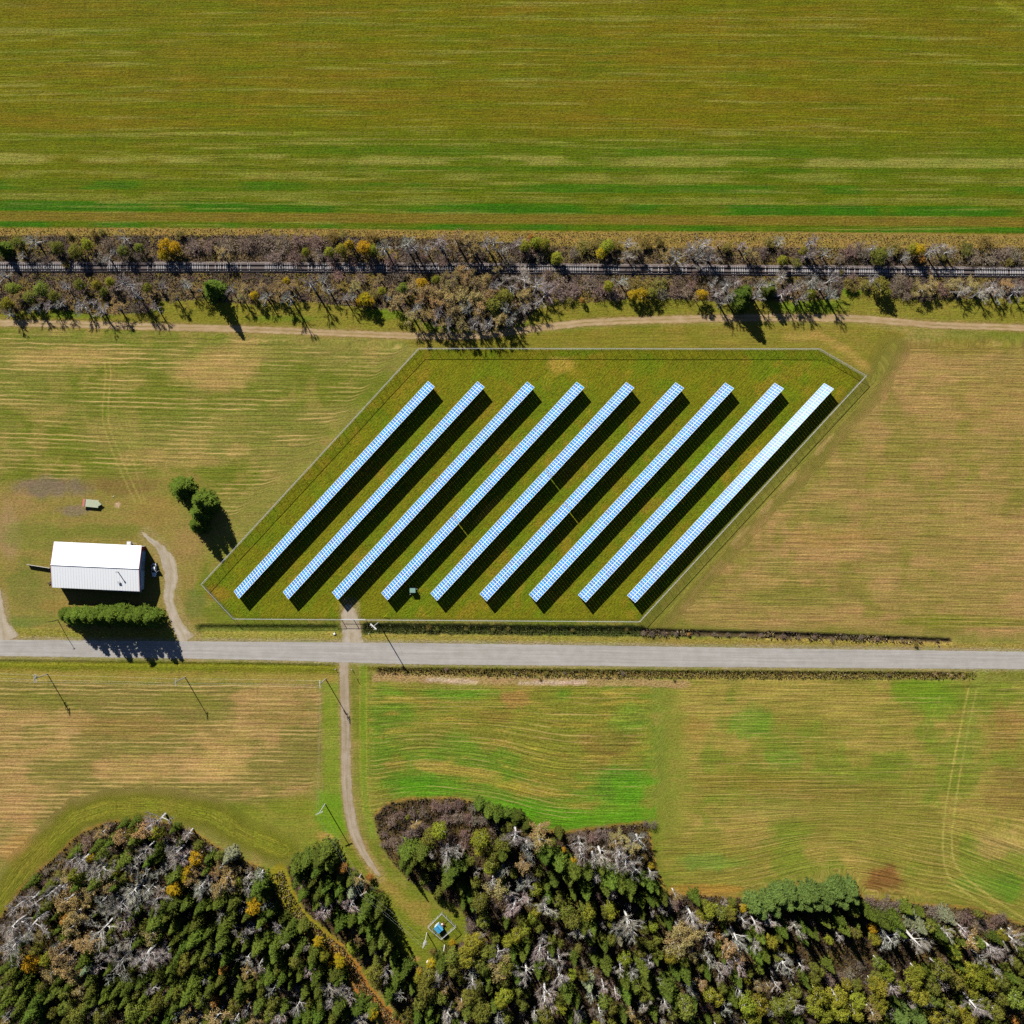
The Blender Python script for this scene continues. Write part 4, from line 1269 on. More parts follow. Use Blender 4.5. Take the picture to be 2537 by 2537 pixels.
# ------------------------------------------------------------------ foliage surfaces
def leaf_mat(name, trans=.25, var=.5):
    m, nt, out = mat(name)
    oi = N(nt, 'ShaderNodeObjectInfo')
    at = N(nt, 'ShaderNodeAttribute', attribute_name='tone')
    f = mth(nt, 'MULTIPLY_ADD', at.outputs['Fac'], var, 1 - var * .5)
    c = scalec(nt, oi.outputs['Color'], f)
    wn = N(nt, 'ShaderNodeNewGeometry').outputs['Random Per Island']
    c = mixc(nt, mth(nt, 'MULTIPLY', wn, .5), c, mixc(nt, 1.0, c, (1.35, 1.12, .6), 'MULTIPLY'))
    d = N(nt, 'ShaderNodeBsdfDiffuse'); t = N(nt, 'ShaderNodeBsdfTranslucent'); mx = N(nt, 'ShaderNodeMixShader')
    nt.links.new(c, d.inputs[0]); nt.links.new(c, t.inputs[0])
    mx.inputs[0].default_value = trans
    nt.links.new(d.outputs[0], mx.inputs[1]); nt.links.new(t.outputs[0], mx.inputs[2])
    nt.links.new(mx.outputs[0], out.inputs[0])
    return m


M['leaf'] = leaf_mat('leaf', .22)
M['needle'] = leaf_mat('needle', .12, .6)
M['twig'] = leaf_mat('twig', .0, .5)
M['bark_pale'] = simple('bark_pale', (.55, .53, .50), .8, 0, .2, 1.5, .2)
M['bark_dark'] = simple('bark_dark', (.16, .12, .09), .9, 0, .25, 2, .2)


class LB:
    """Leaves and twigs: many small faces with a tone each."""
    def __init__(s): s.v, s.f, s.t = [], [], []

    def leaf(s, c, d, n, l, w, tone):
        """A pointed leaf spray at c along d, facing n."""
        b = d.cross(n)
        b = b.normalized() * w if b.length > 1e-6 else Vector((w, 0, 0))
        d = d * l
        k = len(s.v)
        s.v += [c - d * .5, c + b * .5 - d * .05, c + d * .5, c - b * .5 - d * .05]
        s.f.append((k, k + 1, k + 2, k + 3)); s.t.append(tone)

    def twig(s, a, b, w, tone):
        d = (b - a).normalized()
        p = d.cross(Vector((random.gauss(0, 1), random.gauss(0, 1), random.gauss(0, 1)))).normalized() * w
        k = len(s.v)
        s.v += [a - p, a + p, b]
        s.f.append((k, k + 1, k + 2)); s.t.append(tone)

    def mesh(s, name, m):
        me = bpy.data.meshes.new(name)
        me.from_pydata([tuple(p) for p in s.v], [], s.f)
        me.attributes.new('tone', 'FLOAT', 'FACE').data.foreach_set('value', np.array(s.t, np.float32))
        me.materials.append(m)
        return me


def rv():
    v = Vector((random.gauss(0, 1), random.gauss(0, 1), random.gauss(0, 1)))
    return v.normalized()


REF_R, REF_H = 2.5, 10.0


def make_conifer(seed, dens=1.0, shape=.85, droop=.25):
    random.seed(seed)
    t = MB().tube([(0, 0, 0), (0, 0, 5), (0, 0, 9.6)], [.17, .11, .02], 6)
    lb = LB()
    nl = int(24 * dens)
    lean = random.uniform(0, 2 * PI)
    for k in range(nl):
        q = (k + random.uniform(-.3, .3)) / nl
        z = .7 + 9.1 * max(q, 0)
        R = REF_R * (1 - max(q, 0)) ** shape * random.uniform(.82, 1.08) + .14
        nb = max(4, int(11 - 6 * q))
        a0 = random.uniform(0, 2 * PI)
        for j in range(nb):
            a = a0 + 2 * PI * j / nb + random.uniform(-.25, .25)
            r = R * random.uniform(.68, 1.15)
            dirv = Vector((math.cos(a), math.sin(a), 0))
            side = Vector((-dirv.y, dirv.x, 0))
            ns = max(2, int(r / .34))
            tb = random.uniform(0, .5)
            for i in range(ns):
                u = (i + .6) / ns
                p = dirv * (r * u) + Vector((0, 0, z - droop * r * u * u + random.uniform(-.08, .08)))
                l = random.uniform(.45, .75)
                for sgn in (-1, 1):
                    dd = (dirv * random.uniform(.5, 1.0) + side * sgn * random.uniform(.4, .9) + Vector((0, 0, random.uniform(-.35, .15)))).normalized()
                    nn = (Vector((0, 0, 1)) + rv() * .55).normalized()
                    lb.leaf(p + side * sgn * l * .22, dd, nn, l, .30, min(1, tb + random.uniform(0, .5) * (.5 + u)))  # tone rises outward, painting the sunlit tips lighter
    for _ in range(5):
        lb.leaf(Vector((0, 0, 9.6 + random.uniform(0, .3))), (Vector((0, 0, 1)) + rv() * .5).normalized(), rv(), .5, .16, .8)
    return t.mesh('trunk', M['bark_dark']), lb.mesh('crown', M['needle'])


def make_leafy(seed, n=20, size=.34, per=135, top=1.0, open_=.0):
    random.seed(seed)
    t = MB().tube([(0, 0, 0), (random.uniform(-.2, .2), random.uniform(-.2, .2), 3.5), (random.uniform(-.3, .3), random.uniform(-.3, .3), 7.5)], [.2, .14, .04], 6)
    for k in range(7):
        a = random.uniform(0, 2 * PI); z = random.uniform(2.8, 5.5)
        t.tube([(0, 0, z), (math.cos(a) * .9, math.sin(a) * .9, z + 1.1), (math.cos(a) * 1.7, math.sin(a) * 1.7, z + 2.0)], [.09, .06, .02], 5)
    lb = LB()
    for k in range(n):
        a = 2.4 * k + random.uniform(-.4, .4)
        q = (k + .5) / n
        z = 3.0 + 6.0 * q
        rr = REF_R * .74 * math.sqrt(max(0, 1 - (2 * q - .75) ** 2 / 1.7)) * random.uniform(.55, 1.0)
        if k == n - 1: rr *= .2
        c = Vector((math.cos(a) * rr, math.sin(a) * rr, z))
        s = random.uniform(.7, 1.15) * (1.0 if q < .8 else .8)
        tb = random.uniform(0, .45)
        for i in range(int(per * s * s)):
            d = rv()
            if d.z < -.4 and random.random() < .6: d.z = -d.z
            rad = s * random.uniform(.35, 1.12)
            p = c + Vector((d.x * rad, d.y * rad, d.z * rad * .85))
            nn = (d * .8 + rv() * .7 + Vector((0, 0, .25))).normalized()
            dd = nn.cross(rv()).normalized()
            lb.leaf(p, dd, nn, size * random.uniform(.7, 1.3), size * random.uniform(.45, .8), min(1, tb + random.uniform(0, .55)))
    return t.mesh('trunk', M['bark_pale'] if seed % 2 else M['bark_dark']), lb.mesh('crown', M['leaf'])


def make_bare(seed, leaves=0, twigs=1100, bark='bark_pale', spread=1.0, nlimb=8, fine=.022):
    random.seed(seed)
    t = MB(); lb = LB()
    tips = []

    def limb(p, d, l, r, depth):
        pts, rad = [p], [r]
        n = 4
        q = p.copy(); dd = d.copy()
        for i in range(n):
            dd = (dd + rv() * .16 + Vector((0, 0, .07))).normalized()
            q = q + dd * l / n
            pts.append(q.copy()); rad.append(r * (1 - .8 * (i + 1) / n))
        t.tube(pts, rad, 4, 0, False)
        tips.append((pts[-1], dd, l))
        for i in (2, 3):
            tips.append((pts[i], (dd + rv() * .6).normalized(), l * .8))
        if depth:
            for k in range(2):
                i = random.choice((1, 2, 3))
                nd = (dd + rv() * .75 + Vector((0, 0, .15))).normalized()
                limb(pts[i], nd, l * random.uniform(.5, .75), rad[i] * .65, depth - 1)

    fork = random.random() < .4
    t.tube([(0, 0, 0), (random.uniform(-.2, .2), random.uniform(-.2, .2), 4), (random.uniform(-.3, .3), random.uniform(-.3, .3), 8.4)], [.26, .2, .05], 6)
    for k in range(nlimb):
        a = 2.4 * k + random.uniform(-.4, .4)
        z = 3.2 + 4.8 * k / nlimb
        e = random.uniform(.35, .9) + .5 * k / nlimb
        d = Vector((math.cos(a) * math.cos(e), math.sin(a) * math.cos(e), math.sin(e)))
        limb(Vector((0, 0, z)), d, (2.9 - 1.2 * k / nlimb) * spread * random.uniform(.8, 1.1), (.095 if seed > 40 else .085) * (1 - .4 * k / nlimb), 2 if k % 2 == 0 else 1)
    for i in range(twigs):
        p, d, l = random.choice(tips)
        a = p - d * random.uniform(0, .5) * l * .5
        b = a + (d + rv() * .8 + Vector((0, 0, .15))).normalized() * random.uniform(.35, .95)
        lb.twig(a, b, fine * random.uniform(.7, 1.5), random.random())
    for i in range(leaves):
        p, d, l = random.choice(tips)
        c = p + rv() * random.uniform(.1, .65)
        n = rv(); dd = n.cross(rv()).normalized()
        lb.leaf(c, dd, n, random.uniform(.14, .30), random.uniform(.12, .2), random.random())
    return t.mesh('trunk', M[bark]), lb.mesh('crown', M['leaf'] if leaves else M['twig'])


def make_shrub(seed, leaves=160, stems=46, twigs=420):
    random.seed(seed)
    t = MB(); lb = LB()
    for k in range(stems):
        a = random.uniform(0, 2 * PI); r0 = random.uniform(0, .9); r1 = r0 + random.uniform(.2, 1.5)
        h = random.uniform(5, 10) * (1 - .12 * r1)
        p0 = Vector((math.cos(a) * r0, math.sin(a) * r0, 0)); a += random.uniform(-.5, .5)
        p1 = Vector((math.cos(a) * r1, math.sin(a) * r1, h))
        mid = (p0 + p1) / 2 + Vector((0, 0, h * .12))
        if k < 14: t.tube([p0, mid, p1], [.05, .035, .012], 4, 0, False)
        for i in range(twigs // stems):
            s = random.uniform(.3, 1)
            q = p0.lerp(p1, s)
            lb.twig(q, q + Vector((random.gauss(0, .5), random.gauss(0, .5), random.uniform(.2, 2.0))), random.uniform(.018, .045), random.random())
        for i in range(leaves // stems):
            q = p0.lerp(p1, random.uniform(.5, 1.05)) + Vector((random.gauss(0, .25), random.gauss(0, .25), random.gauss(0, .6)))
            n = rv(); lb.leaf(q, n.cross(rv()).normalized(), n, random.uniform(.25, .5), random.uniform(.16, .3), random.random())
    return t.mesh('stem', M['bark_dark']), lb.mesh('crown', M['leaf'])


KIT = {
    'C': [make_conifer(s, *p) for s, p in ((1, (1.0, .85, .25)), (2, (1.1, .7, .35)), (3, (.9, 1.0, .2)), (4, (1.0, .75, .15)), (5, (1.15, .9, .3)))],
    'D': [make_conifer(s, 1.35, .55, .3) for s in (11, 12, 13)],
    'G': [make_leafy(s) for s in (21, 22, 23, 24, 25)],
    'T': [make_bare(s, 1500, 1000, fine=.012) for s in (31, 32, 33)],
    'B': [make_bare(s, 0, 2000, fine=.012) for s in (41, 42, 43, 44, 45)],
    'S': [make_shrub(s) for s in (51, 52, 53)],
    'L': [make_shrub(s, 900, 46, 200) for s in (61, 62, 63)],
}
# kind letter -> (mesh kit, object name, category, colour words, base colour, height per metre of radius, least, most)
KIND = {
    'C': ('C', 'conifer_tree', 'conifer', 'dark green conifer', (.088, .125, .022), 4.5, 4, 15),
    'P': ('C', 'conifer_tree', 'conifer', 'pale grey-green conifer', (.20, .23, .15), 4.0, 4, 12),
    'D': ('D', 'evergreen_tree', 'evergreen', 'dense dark evergreen', (.075, .12, .02), 3.0, 4, 12),
    'G': ('G', 'leafy_tree', 'tree', 'olive green leafy tree', (.155, .175, .034), 3.3, 3, 14),
    'E': ('G', 'leafy_tree', 'tree', 'yellow-green leafy tree', (.225, .235, .03), 3.2, 3, 12),
    'Y': ('G', 'leafy_tree', 'tree', 'bright yellow leafy tree', (.42, .29, .02), 2.8, 3, 10),
    'O': ('G', 'leafy_tree', 'tree', 'orange leafy tree', (.40, .20, .05), 2.8, 2.5, 8),
    'T': ('T', 'thinning_tree', 'tree', 'tan tree with thinning leaves', (.38, .285, .13), 3.2, 3, 13),
    'B': ('B', 'bare_tree', 'bare tree', 'bare grey tree', (.34, .315, .305), 3.4, 3, 15),
    'S': ('S', 'bare_shrub', 'shrub', 'brown leafless shrub', (.24, .185, .165), 1.2, 1.2, 3.4),
    'L': ('L', 'leafy_shrub', 'shrub', 'olive shrub', (.21, .18, .055), 1.3, 1.0, 3.2),
}
PLANTS = []      # (px, py, radius in m, kind, height or None)


def read(off, scale, text, hfix=None):
    for tok in text.split():
        v = tok.split(',')
        k = v[3] if len(v) > 3 else 'C'
        x, y, r = off[0] + float(v[0]) / scale, off[1] + float(v[1]) / scale, float(v[2]) / scale * G
        h = float(v[4]) if len(v) > 4 else None
        PLANTS.append((x, y, r, k, h))


Z1 = 1932 / 640
read((0, 550), Z1, '1230,180,62,Y,6 1300,190,55,Y,6 1215,240,45,Y,5 130,160,60,G 250,140,70,B 160,250,50,B 420,190,58,G 380,170,40,T 560,220,64,G 640,165,50,E 920,210,52,G 1035,190,42,G 495,320,36,L 12,190,55,C '
     '1575,490,80,C,12 90,500,62,G 300,500,66,G 400,555,50,G 590,470,48,G 722,470,44,E 815,440,40,E 770,520,40,G 960,470,85,B,9 1010,540,70,B,9 900,440,60,B,8 1100,490,44,G 1215,480,45,B 1390,470,60,B 600,620,75,B 750,665,70,B 870,640,55,T '
     '1170,460,36,T 1830,485,42,T 1900,550,42,Y 50,610,60,E 130,570,60,T 220,560,60,G 480,480,50,B 680,600,60,B 860,210,40,B 920,120,60,B 800,160,60,S 1450,190,85,S 1550,180,75,S 1700,170,85,S 1830,160,85,S 1650,230,60,T 1160,640,46,B '
     '1300,560,50,T 1480,500,50,T 1720,500,46,B 1800,560,46,T 20,400,60,B 60,690,50,B 260,640,55,B 360,620,55,B 450,610,55,B 1000,640,60,S 1080,640,60,S 250,260,55,S 340,280,50,S 730,260,60,S 800,270,60,B 1030,260,50,S 760,70,30,L 520,95,30,L 700,90,36,L 1340,95,40,L')
read((640, 550), Z1, '530,220,44,E 620,200,52,E 680,165,46,Y 790,185,66,Y 850,210,50,E 690,150,46,B 940,180,75,B,9 1100,160,75,B,9 1160,190,70,B,8 1250,190,62,B,9 1340,140,72,B,9 1380,190,60,B,8 1480,130,80,T,9 1560,140,80,T,9 1620,200,75,T,9 1700,150,66,B,9 1760,140,66,B,9 1820,200,62,B,8 '
     '350,222,34,E 160,520,70,T,7 385,465,80,B,10 220,560,60,B,10 50,560,60,B 110,500,55,T 260,480,50,T 30,480,50,T 210,440,32,Y 480,440,55,B 520,500,50,B 800,570,58,Y,6 755,600,36,Y 840,600,38,Y 720,480,62,T,6 905,420,46,T,5 925,515,38,E 1075,490,46,G 640,565,50,B 700,560,50,B 1030,590,75,T,7 970,560,50,B 1220,460,52,Y,6 1330,430,40,E '
     '1150,490,60,T,7 1250,500,70,T,7 1330,520,75,T,8 1420,470,70,T,8 1480,400,65,T,7 1520,360,56,T,6 1560,420,65,T,8 1620,450,75,T,8 1690,430,70,T,8 1760,480,70,B,8 1730,540,80,T,8 1630,550,80,T,8 1530,560,85,T,8 1430,570,80,T,8 1330,610,80,T,8 1230,580,70,T,7 1180,640,70,B,7 1150,700,66,T,7 1250,700,75,T,7 1340,690,75,B,8 1450,660,80,T,8 1560,650,85,B,8 '
     '1660,640,80,T,8 1760,620,80,G,8 1840,560,75,G,8 1860,650,70,B,8 1420,750,66,B,7 1520,760,70,T,7 1630,750,75,B,7 1720,760,75,B,7 1800,720,75,T,7 1880,740,60,B,7 1370,760,50,T,6 1890,480,60,B 1850,420,50,B 1780,360,36,T 60,150,90,S 180,150,90,S 300,130,80,S 420,150,80,S 120,250,80,S 260,260,80,S 440,250,70,S 560,300,60,S 1000,290,70,S 1120,290,60,S 860,300,60,S 700,290,50,S 600,400,60,S 760,420,60,S 1060,400,60,S '
     '1240,270,50,S 1380,290,60,S 1860,290,60,S 640,480,60,L 860,540,46,L 560,110,60,L 640,95,40,L 840,120,60,L')
read((1280, 550), Z1, '60,180,50,E 110,120,36,O 140,150,52,E 210,165,56,E 300,270,56,E 240,240,40,L 20,150,70,B 100,240,60,S 180,260,60,S 420,230,60,S 500,180,70,L 600,180,80,L 680,180,60,E 630,235,46,Y 740,170,50,L 830,160,60,B 830,250,60,B 900,200,60,T 960,160,60,L 1060,140,50,L 1130,250,56,T 1200,270,70,B,7 1310,190,80,B,8 1400,160,80,B,8 1360,260,70,B,7 1450,260,70,B,7 1520,160,50,T 1570,190,46,L 1680,180,56,B 1720,220,60,T 1780,245,36,T 1850,220,60,S 1900,150,60,L '
     '300,405,42,L 230,380,60,S 60,420,90,B 150,470,90,B 220,520,90,B 80,540,60,T,6 40,560,60,T,6 330,440,80,S 420,500,90,S 330,530,80,S 540,460,80,S 630,520,80,S 690,475,46,E 740,540,70,S 780,440,60,B 900,460,70,L 980,480,70,L 1070,470,70,L 870,545,48,Y,5 930,540,56,Y,5 1015,530,46,G,5 1080,540,60,S 1180,520,70,S 1260,520,70,S 1200,430,60,S 1300,470,60,S 1390,545,50,Y,6 1340,560,36,T 1500,530,62,B,8 1570,470,70,B,8 1590,560,62,B,8 1540,600,50,B,7 1470,460,50,B '
     '1700,550,70,D,11 1690,600,64,D,9 1720,510,50,D,8 1800,550,56,B,8 1830,470,66,B,7 1900,470,60,B 490,585,26,O,3 400,585,36,L 250,590,46,S 1650,440,46,B 1880,520,40,C,8 1180,340,50,S 1330,400,46,S 150,600,60,B,6 60,640,60,B,6')
Z4 = 1932 / 637
read((1900, 550), Z4, '100,150,60,B 110,230,50,S 120,285,44,E 330,160,85,B,8 330,240,66,B,7 280,215,40,E 440,230,50,B 220,300,46,L 540,270,60,S 620,230,80,S 700,200,80,S 740,250,60,S 800,190,46,B 850,250,76,G 920,230,50,B 1040,270,60,B,5 960,200,60,L 1100,200,46,E 1150,205,50,Y 1170,280,34,O 1240,220,70,B,7 1310,180,60,B,7 1370,220,60,B 1330,260,36,L 1500,200,70,L 1640,180,80,L 1560,260,80,S 1680,260,80,S 1800,230,70,S 1820,300,40,L 1880,250,70,S '
     '30,515,50,C,8 40,470,30,C,5 130,530,70,B,8 110,410,70,B 200,500,62,B,8 250,470,62,B,8 200,550,50,T 270,560,62,B,8 330,540,50,E 350,430,70,B,8 340,480,60,B 490,430,66,B,8 490,545,76,B,8 420,490,60,B 620,470,60,L 660,500,40,L 740,470,50,L 850,480,80,G,6 800,430,60,B 900,530,46,G 980,510,70,S 1060,470,66,S 1110,510,50,L 1060,560,50,S 1170,500,70,T,5 1240,465,62,T,5 1180,560,60,S 1320,510,70,S 1400,470,70,T,4 1460,520,76,B,5 1550,480,76,T,4 1600,530,76,B,5 1690,490,76,B,5 1750,540,66,B,5 1800,480,70,T,4 1880,520,76,B,5 1900,470,50,S '
     '560,375,24,L 1230,380,40,S 1000,420,60,S 640,420,50,S')
# forest west of the ride
F = 1932 / 440
read((0, 1980), F, '1180,300,70,S 950,450,90,S 1050,400,60,S 900,560,80,S 1600,280,110,S 1700,250,90,B 1580,350,100,T 1700,380,90,E 1100,380,60,T 1280,430,70,T 1200,470,60,C 1480,430,80,C 1400,380,60,G 1100,620,80,G 970,660,50,Y 1200,560,70,S 870,680,90,B 1350,680,90,C 1330,440,70,T 1100,760,110,B 900,740,60,B 1000,800,80,B 1270,780,60,E 1580,560,90,B 1700,580,70,C 1850,580,80,B 1450,740,80,B 1750,640,60,C 1900,690,70,B 800,830,80,E '
     '680,950,90,B 720,850,70,T 850,940,70,C 1060,900,90,C 1180,960,80,T 1270,930,80,C 980,1010,90,T 850,1050,80,T 1450,1010,130,B 1600,1010,90,B 1680,1120,100,B 1900,970,80,Y 1850,850,70,G 1800,1130,90,C 1300,1150,100,B 1100,1120,80,B 700,1130,100,T 820,1140,60,Y 540,1040,90,B 500,980,60,C 520,1150,80,G 300,1120,90,B 360,1160,60,B 150,1200,80,B 480,930,60,S 340,1020,60,S 590,880,50,S 640,820,60,L 1620,680,70,C 1500,640,60,B 1560,830,60,B')
read((0, 2250), F, '120,220,130,B 340,200,120,B 130,440,130,B 60,430,80,B 400,450,80,G 510,560,90,E 330,610,110,Y 650,520,100,T 560,700,90,T 720,680,90,T 770,700,100,T 730,130,90,O 820,80,100,T 760,230,80,T 1100,250,130,B 900,360,90,T 1000,380,90,T 1150,400,80,G 950,150,60,B 1260,40,110,B 1340,160,80,B 1230,230,60,C 1390,260,70,G 1500,370,70,C 1640,270,80,T 1700,150,130,C 1850,60,90,C 1060,530,50,B 1170,510,80,B 1290,400,70,B 1400,380,70,B '
     '1310,600,100,B 1560,560,130,B 1740,540,100,B 950,650,80,P 930,560,90,C 870,890,80,T 700,920,80,G 440,870,60,G 600,830,50,C 120,600,70,C 1000,760,80,C 1300,850,60,C 1210,770,60,B 1380,880,60,C 1470,960,50,G 1540,810,70,C 1720,760,80,C 1870,910,80,C 1700,1050,100,G 1450,1130,110,G 1600,1130,80,C 1510,1220,80,E 1840,1200,80,C 1100,1180,100,G 830,1170,100,G 690,1100,80,G 780,1060,60,G 560,1150,60,G 400,1000,80,C 360,1120,110,C 220,1080,70,C '
     '720,1240,60,G 290,1220,80,C 1000,1140,50,B 1880,620,70,C 90,1160,60,B 1650,900,70,B 80,760,70,C 260,800,60,C 110,920,70,C 320,900,60,C 560,960,60,C 1000,900,80,C 1150,960,70,C 1220,1060,70,C 950,1060,60,C 1050,1000,60,C 40,1060,70,C 760,830,60,C')
read((420, 2100), F, '290,120,90,Y 220,230,80,Y 190,310,80,Y 300,270,70,T 60,80,100,B 140,130,90,B 60,310,90,C 50,450,100,Y 240,340,80,T 340,430,100,B 330,470,80,B 500,280,70,T 540,230,60,T 620,330,80,T 550,460,110,T 540,100,60,G 640,110,80,P 740,380,50,E 840,330,60,B 850,450,70,B 960,430,100,C 1060,300,80,B 1000,530,90,C 1120,480,80,C 1220,560,60,G 910,660,90,Y 1050,630,60,B 700,600,90,C 560,580,100,C 660,750,100,C 330,660,70,C 200,600,100,C 60,600,90,C '
     '130,720,60,S 300,820,90,C 430,910,70,C 580,910,90,C 270,1000,110,C 560,1050,80,C 420,1110,80,C 170,1060,90,C 190,1230,90,G 300,1180,70,C 380,1260,90,G 500,1150,60,B 620,1200,80,C 580,1330,55,O 740,1150,60,S 730,1020,50,C 880,900,80,B 960,1090,100,C 1150,1060,80,C 1170,1170,90,C 1260,1060,60,B 1290,960,90,C 1400,910,100,C 1400,1110,70,C 1470,880,70,C 1560,1170,70,C 1370,1240,80,G 840,1230,80,B 840,1360,70,T 970,1300,70,B 1100,1400,90,C 1200,1280,80,C '
     '1220,1430,70,C 680,1450,70,S 370,1440,50,B 470,1370,60,C 440,1530,80,C 270,1470,90,C 200,1620,90,C 80,1600,90,G 60,1730,70,C 330,1680,80,G 490,1690,70,O 430,1600,60,G 660,1500,60,S 770,1550,90,C 800,1620,70,C 590,1540,50,C 700,1720,90,G 830,1780,70,B 980,1720,80,C 1000,1560,60,C 1120,1560,70,B 1300,1590,90,S 1330,1480,60,C 1430,1380,70,C 1520,1350,70,B 1390,1550,50,B 1480,1570,80,C 1620,1560,70,C 1600,1400,90,C 1720,1550,90,B 1860,1560,90,B 1830,1450,90,C '
     '1750,1690,80,B 1650,1700,70,C 1850,1720,90,C 1390,1730,80,B 1250,1750,60,C 1120,1710,80,G 1080,1830,90,G 1170,1880,100,B 930,1880,90,T 500,1860,120,T 420,1880,80,G 280,1880,40,Y 190,1900,90,T 340,1820,60,B 1500,1850,80,C 1620,1830,80,C 1780,1850,80,C 1380,1890,70,C 1100,700,80,C 1230,780,70,C 1000,800,70,C 1300,860,60,C 840,740,70,C 60,860,80,C 1560,1260,60,C')
# wood between the ride and the clearing
read((420, 2100), F, '1640,130,120,C 1500,150,90,C 1380,220,100,C 1700,60,90,C 1750,160,90,C 1600,250,80,C 1650,110,50,S 1450,320,80,S 1540,380,60,C 1350,350,90,C 1880,240,60,O 1850,450,80,C 1440,530,60,C 1680,700,100,B 1740,740,60,C 1860,820,90,C 1690,1030,60,Y 1680,1190,60,E 1830,1190,46,Y 1880,1260,70,Y 1760,1280,46,Y 1700,420,80,C 1620,500,80,C 1740,560,80,C 1600,620,70,C')
read((820, 2100), F, '20,220,60,C 230,480,90,P 210,640,110,B 400,620,110,C 350,720,100,C 470,720,80,C 520,680,80,C 100,830,80,C 230,790,80,C 440,920,100,C 530,800,80,C 330,880,60,C 260,920,50,T 270,1020,60,T 80,1090,80,E 240,1140,66,G 330,1380,70,E 460,1380,110,G 520,1260,80,G 430,1480,80,G 600,1370,80,B 720,1410,100,C 800,1330,80,C 640,1570,90,C 740,1620,70,B 620,1650,60,C 300,1760,130,C 60,1700,80,C 200,1650,60,B 130,1560,110,B 80,1400,120,C 170,1430,70,C '
     '340,1870,110,B 540,1790,60,C 600,1830,60,Y 700,1810,50,G 820,1850,80,G 940,1860,70,C 300,360,60,T 420,330,50,O 230,250,50,S 440,460,60,S 520,480,50,L 560,1000,80,C 620,1080,80,C 460,1080,80,C 680,1200,70,C')
# wood right of the clearing
read((820, 2100), F, '1090,1270,60,Y 960,1360,40,Y 940,1430,60,E 1060,1400,90,G 1200,1280,90,C 1180,1370,80,B 1320,1200,90,G 1420,1230,70,G 1330,1330,90,G 1530,1080,110,E 1480,1200,110,E 1600,1020,80,E 1680,1140,80,G 1750,1150,80,G 1660,1310,90,G 1600,1250,80,G 1540,1360,70,B 1540,1470,80,B 1850,1300,130,T 1810,1180,100,B 1320,1040,45,Y,3 1270,1820,100,B 1200,1640,90,G 1040,1560,120,G 1000,1490,80,G 1240,1550,60,T 960,1700,90,G 1500,1640,90,G 1600,1490,80,G 1640,1820,120,G '
     '1600,1720,80,G 1480,1790,80,C 1420,1690,60,T 1850,1680,90,E 1830,1820,80,B 1730,1540,50,C 1700,1500,50,C 1080,1750,60,C 830,70,110,C 990,70,90,C 900,130,90,C 1250,80,120,B 1330,230,120,C 1300,320,100,C 1250,380,70,C 1370,60,80,B 1750,220,100,E 1880,260,60,B 1830,450,110,T 1760,400,80,B 1620,610,110,G 1660,800,90,G 1550,630,70,C 1620,40,70,E 1870,60,90,C 1560,800,100,S 1500,870,80,S 1890,420,50,C 1430,1080,60,S 1180,1150,50,S 1100,1130,50,L 1250,1120,50,L 1780,1700,70,C 1720,1400,70,C')
read((700, 1900), 1932 / 540, '900,600,50,S 960,480,70,S 1040,430,60,S 1150,420,60,S 1250,400,70,S 1350,340,70,S 1450,360,80,S 1550,330,70,S 1450,470,80,S 1560,440,80,S 1650,460,80,S 1160,560,90,S 1080,620,70,S 980,660,70,S 900,690,50,S 1250,540,60,S 1180,510,40,T 1110,450,24,E 1390,580,85,E 1760,660,95,E 1620,600,70,S 1600,700,70,S 1700,480,70,S 1800,470,70,S 1890,540,70,S 1820,410,60,C 1900,440,60,C 1740,350,50,C 1690,370,60,S 1500,640,60,S 1880,780,70,G 1860,860,80,G 1300,640,80,G 1040,720,70,S')
read((1240, 2000), F, '40,420,110,G 160,340,120,B 430,230,100,T,5 420,370,90,T 290,480,110,B 490,550,90,C 640,610,100,C 590,800,70,C 800,700,110,C 750,780,80,C 950,720,80,C 900,830,60,C 930,930,80,C 800,960,50,C 870,420,100,B 880,540,90,B 1100,280,120,S 1000,330,80,S 1180,330,90,S 1310,330,90,T,5 1500,360,120,B,8 1430,430,80,T 1090,530,110,B 1020,580,90,B 1290,520,110,B 1370,620,130,B 1460,680,100,B 1280,640,80,B 800,580,40,Y 690,470,30,Y 640,300,50,C 530,480,60,C 1200,800,110,C 1150,900,80,C 1300,850,90,C 1420,850,90,C 1400,950,70,C 1530,1030,60,C 1450,990,40,C 1620,850,80,C 1640,1020,60,C 1780,1010,60,C '
     '1700,1030,50,C 1540,800,60,C 1180,910,60,B 1230,960,60,B 1200,1100,70,E 1150,1130,60,G 980,1100,80,E 900,1080,70,G 720,1130,90,G 390,900,80,E 310,850,80,B 230,850,70,B 70,860,50,C 100,950,80,B 20,700,70,B 320,940,40,E 150,1090,120,B 480,1110,110,B 390,1130,70,E 250,600,100,T 1750,1120,60,B 1870,1060,100,S 1900,960,60,T 1560,560,60,L 1640,640,40,Y 1590,180,60,S 1660,190,60,S 1260,400,60,T 790,330,70,S 880,300,70,S 180,120,90,C,3 60,90,70,C,3 290,210,70,C,3 1700,900,50,C')
